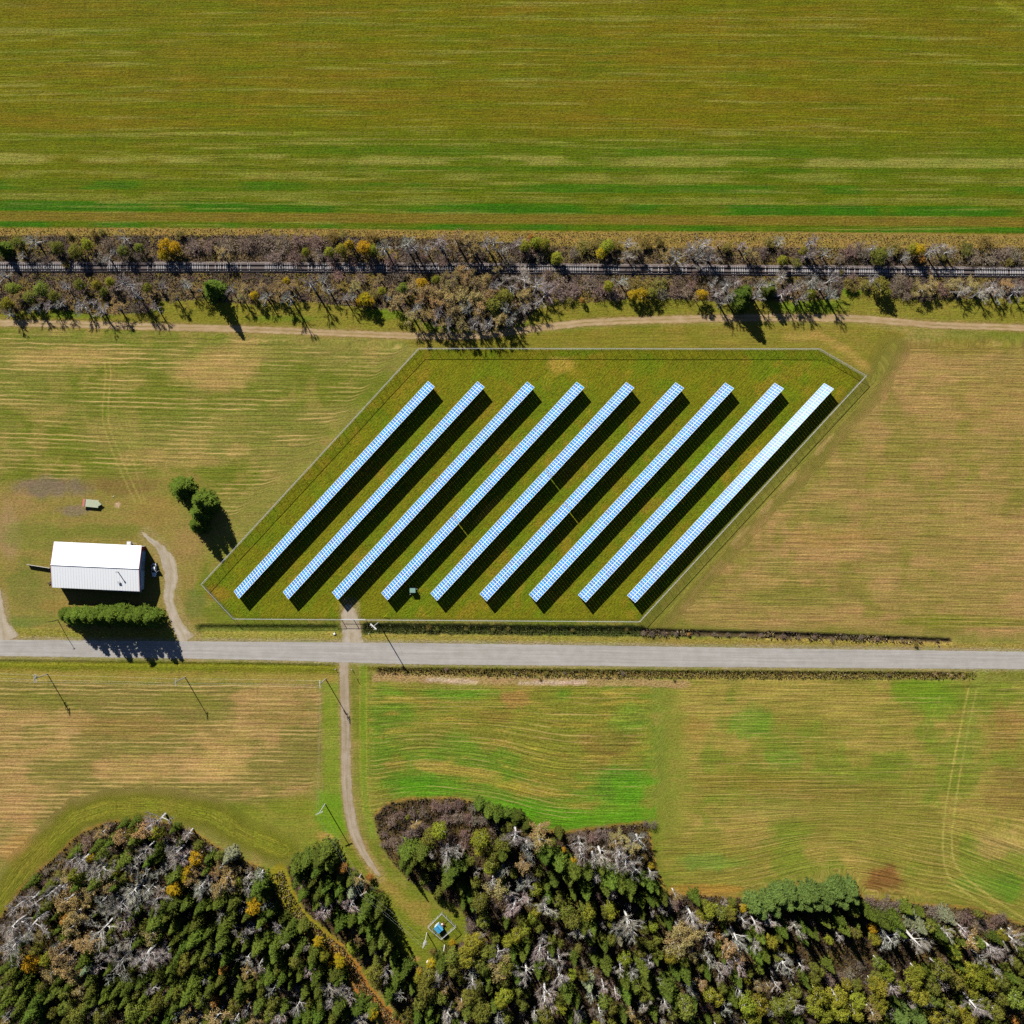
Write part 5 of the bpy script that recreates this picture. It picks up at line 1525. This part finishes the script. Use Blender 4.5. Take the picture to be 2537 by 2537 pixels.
read((1240, 2250), F, '350,120,70,E 270,230,80,E 170,320,80,E 340,330,40,E 90,370,80,E 245,520,60,C 430,480,110,B 280,730,110,B 410,680,70,C 650,780,100,B 785,740,60,E 850,450,50,G 560,450,60,C 860,280,90,B 900,210,80,C 780,150,110,G 600,90,70,G 960,60,90,E 1210,60,80,E 1130,80,50,G 1540,80,50,C 1660,210,60,E 1830,180,60,C 1770,150,50,C 1390,170,120,B 1440,270,100,B 1130,400,70,C 1150,640,80,C 1300,360,50,P 960,840,70,P 1360,560,80,E 1860,540,80,E 1740,520,50,G 1690,560,50,C 1540,490,60,G 1610,600,80,B 1560,660,90,C 1590,800,80,C '
     '1470,870,80,G 1360,800,80,C 1370,950,80,C 1440,720,80,B 1130,1030,80,G 1210,1090,80,G 1810,900,110,C 1790,1030,80,B 1560,1080,70,B 1090,1190,80,B 660,1100,70,E 730,940,80,C 490,980,130,B 50,960,100,E 60,640,100,G 180,740,80,C 250,1070,60,G 500,1180,100,G 370,1160,60,B 850,1170,80,B 1000,980,60,B 640,560,80,B 60,1200,80,G 1340,1180,60,C 1430,1150,60,T 1900,330,90,T 1120,880,70,B 1260,940,60,B 750,340,60,S 900,600,70,S 1050,780,70,S 1200,820,60,S 1000,1130,60,S 700,620,60,S 1700,700,60,S 1650,950,60,G')
read((1660, 2150), F, '60,400,90,S 110,380,60,S 430,480,100,E 350,520,70,E 560,500,90,G 650,520,80,G 680,460,60,E 800,450,50,Y 930,430,100,D,11 1080,400,100,D,11 1200,330,100,D,11 1320,300,90,D,11 1150,480,80,D,11 1000,500,80,D,11 1400,400,80,D,11 1560,300,100,D,11 1600,400,90,D,11 1720,330,100,D,11 1700,420,70,D,11 1830,270,100,D,11 1880,370,90,D,11 1480,330,80,D,11 1290,410,80,D,11 1500,420,70,D,11 1450,350,28,O 240,560,110,B 290,700,100,T 110,700,110,T 100,860,120,T 430,760,80,B 520,700,45,O 640,870,110,T 740,800,110,B 780,960,70,T 410,600,60,B 810,590,70,B 940,630,70,B '
     '1090,600,80,B 1220,680,80,C 1180,750,60,C 1110,820,80,E 980,750,70,C 1030,950,80,C 950,960,70,C 860,760,40,C 930,870,80,B 1400,690,90,B 1420,640,60,C 1470,790,50,C 1580,740,50,C 1700,600,60,C 1890,660,80,C 1735,800,50,E 1520,710,40,C 1850,760,50,B 1300,880,60,E 1240,1070,110,B 400,1150,60,C 170,1170,90,C 70,1150,60,C 270,960,70,T 430,1010,80,B 510,1060,60,B 620,1080,80,B 760,1090,90,B 740,1240,60,C 950,1290,56,T 1060,1280,56,T 850,1240,40,E 560,1170,80,B 1160,1290,70,B 230,1340,80,B 430,1390,80,E 520,1430,80,E '
     '170,1550,120,G 250,1480,70,C 30,1430,90,C 20,1000,60,E 850,1500,120,E 980,1500,120,E 900,1620,120,E 1180,1530,90,G 1300,1480,90,G 1370,1520,90,B 1080,1570,60,B 1620,1400,120,E 1590,1530,110,E 1700,1600,120,E 1830,1430,120,E 1860,1570,120,E 1380,1350,70,G 1750,1220,90,S 1850,1200,90,S 760,1350,60,B 350,1270,60,T 300,1200,50,S')
read((2080, 2150), 1932 / 457, '70,290,100,D,12 140,240,80,D,11 150,330,70,D,11 40,380,70,D,11 20,220,70,D,11 330,350,100,S 480,380,110,S 590,400,90,S 400,420,80,S 715,440,75,C,8 850,480,55,C,6 970,460,100,S 1100,480,80,S 1250,520,80,S 1330,520,100,S 1450,600,100,S 1650,530,100,S 1560,640,100,S 1720,520,70,S 1150,530,80,P 310,480,70,C 450,560,90,C 600,560,80,C 620,650,70,C 830,610,100,P 960,620,70,G 1040,680,80,C 1060,760,50,C 1170,660,40,E 1260,760,60,C 1220,900,80,E 1180,840,60,C 50,640,60,G 190,605,36,G 180,690,60,G 380,760,66,E 360,640,56,Y 540,770,110,B 830,800,110,B 1310,660,60,B 1130,690,80,B 1380,780,90,T 1480,800,60,G '
     '1620,880,100,B 1490,960,70,B 1720,710,60,E 1640,740,60,C 1830,760,90,B 1840,690,50,T 1440,1150,140,E 1350,1090,100,E 1550,1230,90,E 800,1170,110,E 830,1100,80,E 520,1120,80,E 430,1250,110,E 370,1230,70,E 430,1430,100,E 200,1400,100,E 40,1450,90,E 180,1540,90,E 990,1250,80,G 1050,1340,60,G 1070,1080,110,G 1220,1200,90,G 1400,1290,70,E 850,1370,110,E 1000,1380,90,G 1270,1500,50,Y 1500,1430,100,G 1700,1380,80,G 1850,1390,110,G 1700,1200,90,G 1880,1230,80,G 650,1260,60,E 650,1580,130,D,9 850,1600,90,D,9 1350,1590,110,E 560,1260,90,B '
     '900,1420,70,B 1450,1480,110,B 340,1520,90,T 1840,1600,50,O 110,1120,100,S 420,1000,70,G 1000,1560,90,E 1180,1480,80,G 1650,1520,90,G 1130,1600,80,G 1600,1600,80,G 220,1020,70,S 700,1060,60,S 1010,560,60,S')
# yard trees
read((400, 1170), 4.75, '215,180,130,D,7.5 450,330,125,D,12 425,470,115,D,10.5 400,620,100,D,9.5 540,380,90,D,10')
read((120, 1480), 3.4125, '128,148,58,D,4.5 185,166,74,D,8.5 245,168,84,D,10 325,164,74,D,10.5 400,168,86,D,11.5 475,160,72,D,10.5 555,160,96,D,13 635,170,78,D,11 700,172,76,D,10.5 775,170,88,D,12 855,184,80,D,11')
# roadside and ditch bushes
read((1000, 1400), 1932 / 700, '170,425,22,L,1.2 230,432,14,L,.9 425,435,16,L,1 610,440,16,L,1 715,435,16,L,1 1155,445,14,L,1 1525,440,16,L,1.1 1640,465,24,S,1.5 1700,470,26,S,1.5 1780,465,24,S,1.5 1860,470,24,S,1.5 935,785,12,L,.8 640,772,8,L,.6 1850,788,12,L,.8 290,712,18,S,.9 975,740,20,L,1 540,720,18,L,.9 770,740,16,S,.8 1100,740,16,S,.8 1500,740,20,S,.9')
read((1600, 1500), 1932 / 937, '350,148,16,S,1.3 420,150,16,S,1.3 500,150,16,S,1.3 590,150,16,S,1.4 700,160,20,S,1.5 780,165,16,S,1.3 860,165,16,S,1.3 950,175,18,S,1.4 1020,160,16,S,1.3 1100,165,18,S,1.4 1180,170,18,S,1.3 1380,200,16,L,1.4 220,148,10,O,1.2 1310,175,16,S,1.1 145,380,10,L,.8 1560,356,14,T,1.2 1480,352,14,T,1.2 1620,358,12,T,1.1 1240,355,12,S,.9')


def fill(poly, gap, weights, seed, rmin, rmax, skip=None):
    """Fills the gaps of a wood: younger trees where no crown stands yet."""
    rr = random.Random(seed)
    xs, ys = [p[0] for p in poly], [p[1] for p in poly]
    for _ in range(5000):
        x, y = rr.uniform(max(min(xs), -10), min(max(xs), 2547)), rr.uniform(min(ys), min(max(ys), 2600))
        if not inside(np.array([x]), np.array([y]), poly)[0]: continue
        if pdist(np.array([x]), np.array([y]), poly, True)[0] < 9: continue
        if skip and skip(x, y): continue
        if any(abs(q[0] - x) < 40 and abs(q[1] - y) < 40 and math.hypot(q[0] - x, q[1] - y) < q[2] / G * .62 + gap for q in PLANTS): continue
        k = rr.choices([w[0] for w in weights], [w[1] for w in weights])[0]
        PLANTS.append((x, y, rr.uniform(rmin, rmax), k, None))


off_clear = lambda x, y: pdist(np.array([x]), np.array([y]), CLEAR, True)[0] < 16 or inside(np.array([x]), np.array([y]), CLEAR)[0] or pdist(np.array([x]), np.array([y]), RIDE)[0] < 38
N_HAND = len(PLANTS)
if True:
    fill(WOOD_A, 12, (('C', 6), ('B', 3), ('G', 1.5), ('S', 2), ('T', 1)), 5, 1.3, 2.1, off_clear)
    fill(WOOD_B, 12, (('C', 7), ('B', 1.5), ('E', 1), ('S', 2)), 6, 1.3, 2.1, off_clear)
    fill(WOOD_C, 12, (('C', 3), ('G', 3), ('B', 3), ('E', 2), ('S', 3)), 7, 1.3, 2.2, lambda x, y: off_clear(x, y) or (x < 1200 and y < 2110) or (1960 < x < 2330 and 2300 < y < 2395) or (1850 < x < 1990 and 2420 < y < 2490))


def zone(x, y):
    if y < 661: return 'above the railway'
    if y < 840: return 'below the railway'
    if 1160 < y < 1400 and x < 600: return 'beside the compound corner'
    if 1400 < y < 1560 and x < 450: return 'in the row beside the barn'
    if y < 1700: return 'along the road ditches'
    rx = np.interp(y, [q[1] for q in RIDE], [q[0] for q in RIDE])
    if x < rx:
        if y < 2230: return 'in the upper wood below the poles'
        if y < 2390: return 'midway in the wood below the poles'
        return 'at the photo bottom below the poles'
    if x < 1000 and y > 2090 and y < 2330: return 'between ride and clearing'
    if x < 1080 and y >= 2330: return 'below the clearing'
    if x < 1240:
        return 'in the spur beside the track' if y < 2180 else 'next to the blue hut' if y < 2370 else 'at the photo bottom under the hut'
    if x < 1660:
        return 'at the green field edge' if y < 2160 else 'deep below the green field' if y < 2370 else 'at the photo bottom below the green field'
    if x < 2095:
        return 'at the stubble field edge' if y < 2290 else 'deep below the stubble field' if y < 2440 else 'at the photo bottom below the stubble field'
    return 'at the corner wood edge' if y < 2310 else 'deep in the corner wood' if y < 2430 else 'at the bottom of the corner wood'


# past three hundred of a kind the smaller ones stand together as one mass
REST = {}
for kit_names, cap in (('conifer_tree', 292), ('leafy_tree', 296), ('bare_tree', 292)):
    ids = [n for n, q in enumerate(PLANTS) if KIND[q[3]][1] == kit_names]
    hand = [n for n in ids if n < N_HAND]; young = sorted([n for n in ids if n >= N_HAND], key=lambda n: -PLANTS[n][2])
    for n in (hand + young)[cap:]: REST.setdefault(kit_names, []).append(n)
RESTED = {n for v in REST.values() for n in v}

SETS = {}
for n, (x, y, r, k, h) in enumerate(PLANTS):
    if n in RESTED: continue
    SETS.setdefault((k, zone(x, y)), []).append(n)
LAB = {}
for (k, zn), all_ids in SETS.items():
    all_ids.sort(key=lambda n: PLANTS[n][1])
    nb = min(4, (len(all_ids) + 24) // 25)
    bands = {1: ('',), 2: ('upper half, ', 'lower half, '), 3: ('upper third, ', 'middle third, ', 'lower third, '), 4: ('top band, ', 'second band, ', 'third band, ', 'lowest band, ')}[nb]
    w = KIND[k][3]
    for bi, bw in enumerate(bands):
        ids = sorted(all_ids[len(all_ids) * bi // nb:len(all_ids) * (bi + 1) // nb], key=lambda n: PLANTS[n][0])
        m = len(ids)
        for i, n in enumerate(ids):
            if m == 1: LAB[n] = f'the only {w} {bw}{zn}'
            elif i == 0: LAB[n] = f'leftmost {w}, {bw}{zn}'
            elif i == m - 1: LAB[n] = f'rightmost {w}, {bw}{zn}'
            else: LAB[n] = f'{ordinal(i + 1)}-from-left {w}, {bw}{zn}'

random.seed(99)
def reader(me):
    v = np.empty(len(me.vertices) * 3, np.float32); me.vertices.foreach_get('co', v)
    li = np.empty(len(me.loops), np.int32); me.loops.foreach_get('vertex_index', li)
    lt = np.empty(len(me.polygons), np.int32); me.polygons.foreach_get('loop_total', lt)
    tn = np.empty(len(me.polygons), np.float32); me.attributes['tone'].data.foreach_get('value', tn)
    return v.reshape(-1, 3), li, lt, tn


for nm, ids in REST.items():
    V_, L_, T_, K_ = [], [], [], []
    off = 0
    for n in ids:
        x, y, r, k, h = PLANTS[n]
        kit = KIND[k][0]
        h = min(KIND[k][7], max(KIND[k][6], r * KIND[k][5] + 2.0))
        p = W(x, y, h * .55)
        v, li, lt, tn = reader(KIT[kit][n % len(KIT[kit])][1])
        a = random.uniform(0, 2 * PI); ca, sa = math.cos(a), math.sin(a); q = r / REF_R * 1.1
        V_.append(np.stack([(v[:, 0] * ca - v[:, 1] * sa) * q + p.x, (v[:, 0] * sa + v[:, 1] * ca) * q + p.y, v[:, 2] * h / REF_H], -1))
        L_.append(li + off); T_.append(lt); K_.append(np.clip(tn * .8 + random.uniform(-.1, .3), 0, 1)); off += len(v)
    v, li, lt, tn = (np.concatenate(q) for q in (V_, L_, T_, K_))
    me = bpy.data.meshes.new('young_' + nm)
    me.vertices.add(len(v)); me.vertices.foreach_set('co', v.astype(np.float32).ravel())
    me.loops.add(len(li)); me.loops.foreach_set('vertex_index', li.astype(np.int32))
    me.polygons.add(len(lt)); me.polygons.foreach_set('loop_start', np.concatenate([[0], np.cumsum(lt)[:-1]]).astype(np.int32))
    me.update(calc_edges=True)
    me.attributes.new('tone', 'FLOAT', 'FACE').data.foreach_set('value', tn.astype(np.float32))
    kk = PLANTS[ids[0]][3]
    me.materials.append(M['needle'] if nm == 'conifer_tree' else M['leaf'] if nm == 'leafy_tree' else M['twig'])
    o = link('young_growth', me)
    o.color = (*KIND[kk][4], 1)
    tag(o, f'smaller {KIND[kk][3]}s filling the gaps of the wood', None, None, 'stuff')

for n, (x, y, r, k, h) in enumerate(PLANTS):
    if n in RESTED: continue
    kit, name, cat, words_, colr, hp, lo, hi = KIND[k]
    wood = y > 1900
    if h is None:
        h = min(hi, max(lo, r * hp + (2.0 if wood and k not in 'SL' else 0))) * random.uniform(.88, 1.1)
        if y < 840: h = min(h, 6.5) * (.85 if k in 'GETB' else 1)
    bp = W(x, y, h * {'C': .5, 'D': .6, 'G': .65, 'T': .7, 'B': .72}.get(kit, .5))
    bx, by = bp.x / G + C0, C0 - bp.y / G
    if 2150 < y < 2560 and 640 < x < 1000:
        ry_, rx_ = [q[1] for q in RIDE], [q[0] for q in RIDE]
        need = 13 + r / G * .95
        dx = x - np.interp(y, ry_, rx_)
        if abs(dx) < need * 1.35 and r / G > 12: x += (need * 1.35 - abs(dx)) * (1 if dx > 0 else -1)
        dx = bx - np.interp(by, ry_, rx_)
        if abs(dx) < 20 and r / G > 12: x += (22 - abs(dx)) * (1 if dx > 0 else -1)
        if r / G <= 12: h = min(h, 3.0)
        if -70 < x - np.interp(y, ry_, rx_) < 0: h = min(h, 7.0)
    part_names = ('stem', 'crown') if kit in 'SL' else ('trunk', 'crown')
    tm, cm = KIT[kit][random.randrange(len(KIT[kit]))]
    zf = {'C': .5, 'D': .6, 'G': .65, 'T': .7, 'B': .72}.get(kit, .5)
    p = W(x, y, h * zf)
    t = thing(name, LAB[n], cat, (p.x, p.y, -.05), random.uniform(0, 2 * PI), f'{words_}s {zone(x, y)}')
    rs = r / REF_R * (1.15 if kit in 'CD' else 1.0 if kit in 'G' else (1.5 if x < 480 and y < 2420 else 1.3) if kit in 'BT' and wood else 1.08)
    j = random.uniform(.78, 1.22); gsh = random.uniform(.9, 1.12)
    if k in 'Y': j = random.uniform(.85, 1.1)
    yard = 1160 < y < 1560 and x < 600
    c = [colr[0] * j * random.uniform(.9, 1.12), colr[1] * j * gsh, colr[2] * j]
    if yard: c = [.092 * j, .142 * j, .022 * j]
    if k == 'D' and y > 2100: c = [.10 * j, .155 * j, .04 * j]
    for pn, me in zip(part_names, (tm, cm)):
        o = link(pn, me, t)
        o.scale = (rs, rs, h / REF_H)
        o.color = (*c, 1)

# ------------------------------------------------------------------ fallen timber
for i, (x, y, l, a, rr) in enumerate(((2300, 2416, 4.2, .5, .16), (2255, 2456, 3.4, -.05, .15), (2212, 2403, 2.2, -.7, .16), (1900, 2340, 2.5, .3, .12))):
    p = W(x, y)
    o = MB().tube([(-l / 2, 0, rr), (0, .06, rr * 1.1), (l / 2, 0, rr)], [rr, rr * .9, rr * .7], 8).tube([(l * .2, 0, rr), (l * .35, .5, rr * 3)], [rr * .4, rr * .15], 5).build('fallen_log', M['bark_pale'])
    o.location = (p.x, p.y, 0); o.rotation_euler = (0, 0, a)
    tag(o, ('pale fallen log with pinkish end among the trees of the lower corner wood', 'grey fallen log lying level near the bottom of the lower corner wood', 'short white fallen log by the gap in the lower corner wood', 'short pale fallen log deep in the wood under the stubble field')[i], 'log', 'fallen logs')

# ------------------------------------------------------------------ undergrowth nobody could count
def scatter(name, label, polys, dens, fn, avoid=None):
    vs, fs, tn, cl = [], [], [], []
    tot = 0
    for P in polys:
        xs = np.array([p[0] for p in P]); ys = np.array([p[1] for p in P])
        x0, x1, y0, y1 = max(xs.min(), -60), min(xs.max(), 2600), ys.min(), min(ys.max(), 2600)
        cnt = int((x1 - x0) * (y1 - y0) * G * G * dens)
        qx, qy = RNG.uniform(x0, x1, cnt), RNG.uniform(y0, y1, cnt)
        ok = inside(qx, qy, P)
        if avoid is not None: ok &= ~avoid(qx, qy)
        qx, qy = qx[ok], qy[ok]
        n = len(qx)
        size, hgt, colr = fn(qx, qy, n)
        wx, wy = (qx - C0) * G, (C0 - qy) * G
        for rep in range(2):       # two crossed blades, leaning
            an = RNG.uniform(0, 2 * np.pi, n)
            dx, dy = np.cos(an) * size * .5, np.sin(an) * size * .5
            lx, ly = RNG.normal(0, .45, n) * hgt, RNG.normal(0, .45, n) * hgt
            sq = np.stack([np.stack([wx - dx, wy - dy, np.full(n, -.02)], -1), np.stack([wx + dx, wy + dy, np.full(n, -.02)], -1),
                           np.stack([wx + dx * .5 + lx, wy + dy * .5 + ly, hgt], -1), np.stack([wx - dx * .6 + lx, wy - dy * .6 + ly, hgt * .8], -1)], 1)
            vs.append(sq.reshape(-1, 3)); cl.append(colr)
            tot += n
    v = np.concatenate(vs).astype(np.float32); c = np.concatenate(cl).astype(np.float32)
    me = bpy.data.meshes.new(name)
    nq = len(v) // 4
    me.vertices.add(len(v)); me.vertices.foreach_set('co', v.ravel())
    me.loops.add(len(v)); me.loops.foreach_set('vertex_index', np.arange(len(v), dtype=np.int32))
    me.polygons.add(nq); me.polygons.foreach_set('loop_start', np.arange(0, len(v), 4, dtype=np.int32))
    me.update(calc_edges=True)
    a = me.attributes.new('hue', 'FLOAT_COLOR', 'FACE')
    rgba = np.ones((nq, 4), np.float32); rgba[:, :3] = c
    a.data.foreach_set('color', rgba.ravel())
    me.materials.append(M['scrub'])
    return tag(link(name, me), label, None, None, 'stuff')


m, nt, out = mat('scrub')
at = N(nt, 'ShaderNodeAttribute', attribute_name='hue')
d = N(nt, 'ShaderNodeBsdfDiffuse'); t = N(nt, 'ShaderNodeBsdfTranslucent'); mx = N(nt, 'ShaderNodeMixShader', Fac=.2)
nt.links.new(at.outputs['Color'], d.inputs[0]); nt.links.new(at.outputs['Color'], t.inputs[0])
nt.links.new(d.outputs[0], mx.inputs[1]); nt.links.new(t.outputs[0], mx.inputs[2]); nt.links.new(mx.outputs[0], out.inputs[0])
M['scrub'] = m


def pick(x, y, n, pal, s=22, seed=0):
    """Colour by drifting patches through a palette, with some scatter."""
    q = np.clip((fbm(x, y, s, seed, 3) - .5) * 2.2 + .5 + RNG.normal(0, .16, n), 0, .999) * len(pal)
    P = np.array(pal)
    return P[q.astype(int)] * RNG.uniform(.7, 1.3, (n, 1))


brown, purple, greyb, straw, oliv, rust = (.20, .145, .10), (.215, .165, .15), (.28, .24, .22), (.34, .26, .13), (.20, .18, .055), (.27, .16, .08)


def near_rail(x, y):
    return np.abs(y - (np.interp(x, [0, 640, 1280, 1920, 2537], [656.8, 657, 660.3, 665, 669.5]) + 5)) < 3 + 14 * fbm(x, y, 30, 77, 2)


scatter('scrub', 'low purple-brown scrub and weeds filling the belts along the railway', [CORRIDOR], 7.0,
        lambda x, y, n: (RNG.uniform(.25, .6, n), RNG.uniform(.06, .28, n), pick(x, y, n, [purple, brown, purple, greyb, brown, oliv, straw], 24, 301)), near_rail)
scatter('dry_grass', 'pale dry grass verge between the crop field and the scrub', [[(-60, 566), (640, 567), (1280, 576), (1920, 577), (2600, 586), (2600, 618), (1900, 612), (1500, 616), (1280, 604), (640, 586), (-60, 588)]], 5.0,
        lambda x, y, n: (RNG.uniform(.2, .45, n), RNG.uniform(.05, .22, n), pick(x, y, n, [straw, (.30, .24, .09), straw, (.36, .28, .14), (.24, .21, .07)], 14, 305)))
clear = lambda x, y: inside(x, y, CLEAR) | (pdist(x, y, RIDE) < 19)
scatter('undergrowth', 'leaf litter and brambles on the woodland floor, darkened in colour for shade', [WOOD_A, WOOD_B, WOOD_C], 2.6,
        lambda x, y, n: (RNG.uniform(.3, .7, n), RNG.uniform(.12, .6, n), pick(x, y, n, [(.10, .075, .05), (.11, .085, .075), (.10, .095, .03), (.12, .085, .055), (.14, .12, .105), (.14, .09, .05), (.09, .085, .025)], 26, 309)), clear)  # palette darkened to stand in for shade between the trees
scatter('ride_grass', 'rusty and yellow rough grass along the straight ride through the wood',
        [[(q[0] - 12, q[1] + 6) for q in RIDE] + [(q[0] + 12, q[1] - 6) for q in RIDE[::-1]]], 7.0,
        lambda x, y, n: (RNG.uniform(.3, .7, n), RNG.uniform(.15, .6, n), np.where((y > 2300)[:, None], pick(x, y, n, [rust, straw, (.28, .15, .06), oliv], 14, 311), pick(x, y, n, [(.24, .22, .03), oliv, straw], 14, 312))))
scatter('ditch_weeds', 'dark rough weeds growing in the roadside ditches', [
    [(905, 1547), (1590, 1553), (1590, 1574), (905, 1567)], [(1590, 1557), (1960, 1563), (2350, 1582), (2350, 1596), (1960, 1584), (1590, 1578)]], 4.0,
    lambda x, y, n: (RNG.uniform(.2, .5, n), RNG.uniform(.08, .35, n) * (1 + (x > 1590)), np.where(((x > 1590) & (y < 1605))[:, None], pick(x, y, n, [(.10, .07, .055), brown, (.09, .08, .04), straw], 18, 315), pick(x, y, n, [(.08, .095, .03), (.10, .105, .035), oliv, (.13, .12, .045)], 18, 316))), lambda x, y: (x > 1590) & (fbm(x, y, 30, 318, 3) < .42))

scatter('verge_grass', 'rough olive and straw grass along the verge below the road', [[(935, 1653), (1500, 1658), (2420, 1665), (2420, 1684), (1500, 1682), (935, 1672)]], 6.0,
        lambda x, y, n: (RNG.uniform(.2, .5, n), RNG.uniform(.05, .4, n), pick(x, y, n, [oliv, (.14, .13, .04), straw, (.16, .12, .06), oliv, (.11, .11, .03)], 14, 321)))

# ------------------------------------------------------------------ light and camera
world = bpy.data.worlds.new('World'); bpy.context.scene.world = world
world.use_nodes = True
nt = world.node_tree; nt.nodes.clear()
sky = nt.nodes.new('ShaderNodeTexSky'); sky.sky_type = 'NISHITA'; sky.sun_disc = False
sky.sun_elevation = SUN_EL
sky.air_density = .45; sky.dust_density = .15; sky.ozone_density = 2.5
sky.sun_rotation = math.atan2(SUN_DIR.x, SUN_DIR.y)
bg = nt.nodes.new('ShaderNodeBackground'); bg.inputs['Strength'].default_value = .05
wo = nt.nodes.new('ShaderNodeOutputWorld')
nt.links.new(sky.outputs[0], bg.inputs[0]); nt.links.new(bg.outputs[0], wo.inputs[0])
sl = bpy.data.lights.new('sun', 'SUN'); sl.energy = 5.0; sl.angle = math.radians(.5); sl.color = (1.0, .965, .90)
so = bpy.data.objects.new('sun', sl); COL.objects.link(so)
so.rotation_euler = SUN_DIR.to_track_quat('Z', 'Y').to_euler()
so.location = SUN_DIR * 400
cam = bpy.data.cameras.new('camera'); co_ = bpy.data.objects.new('camera', cam); COL.objects.link(co_)
co_.location = (0, 0, H)
cam.sensor_fit = 'HORIZONTAL'; cam.angle = 2 * math.atan(C0 * G / H)
cam.clip_start = 1; cam.clip_end = 8000
sc = bpy.context.scene
sc.camera = co_
sc.view_settings.view_transform = 'Standard'
sc.view_settings.look = 'None'
sc.view_settings.exposure = .6
sc.view_settings.gamma = 1
sc.view_settings.use_curve_mapping = False
sc.render.engine = 'CYCLES'
sc.cycles.max_bounces = 5
sc.cycles.diffuse_bounces = 0
sc.cycles.transparent_max_bounces = 12
sc.cycles.use_denoising = False
sc.render.filter_size = 1.2
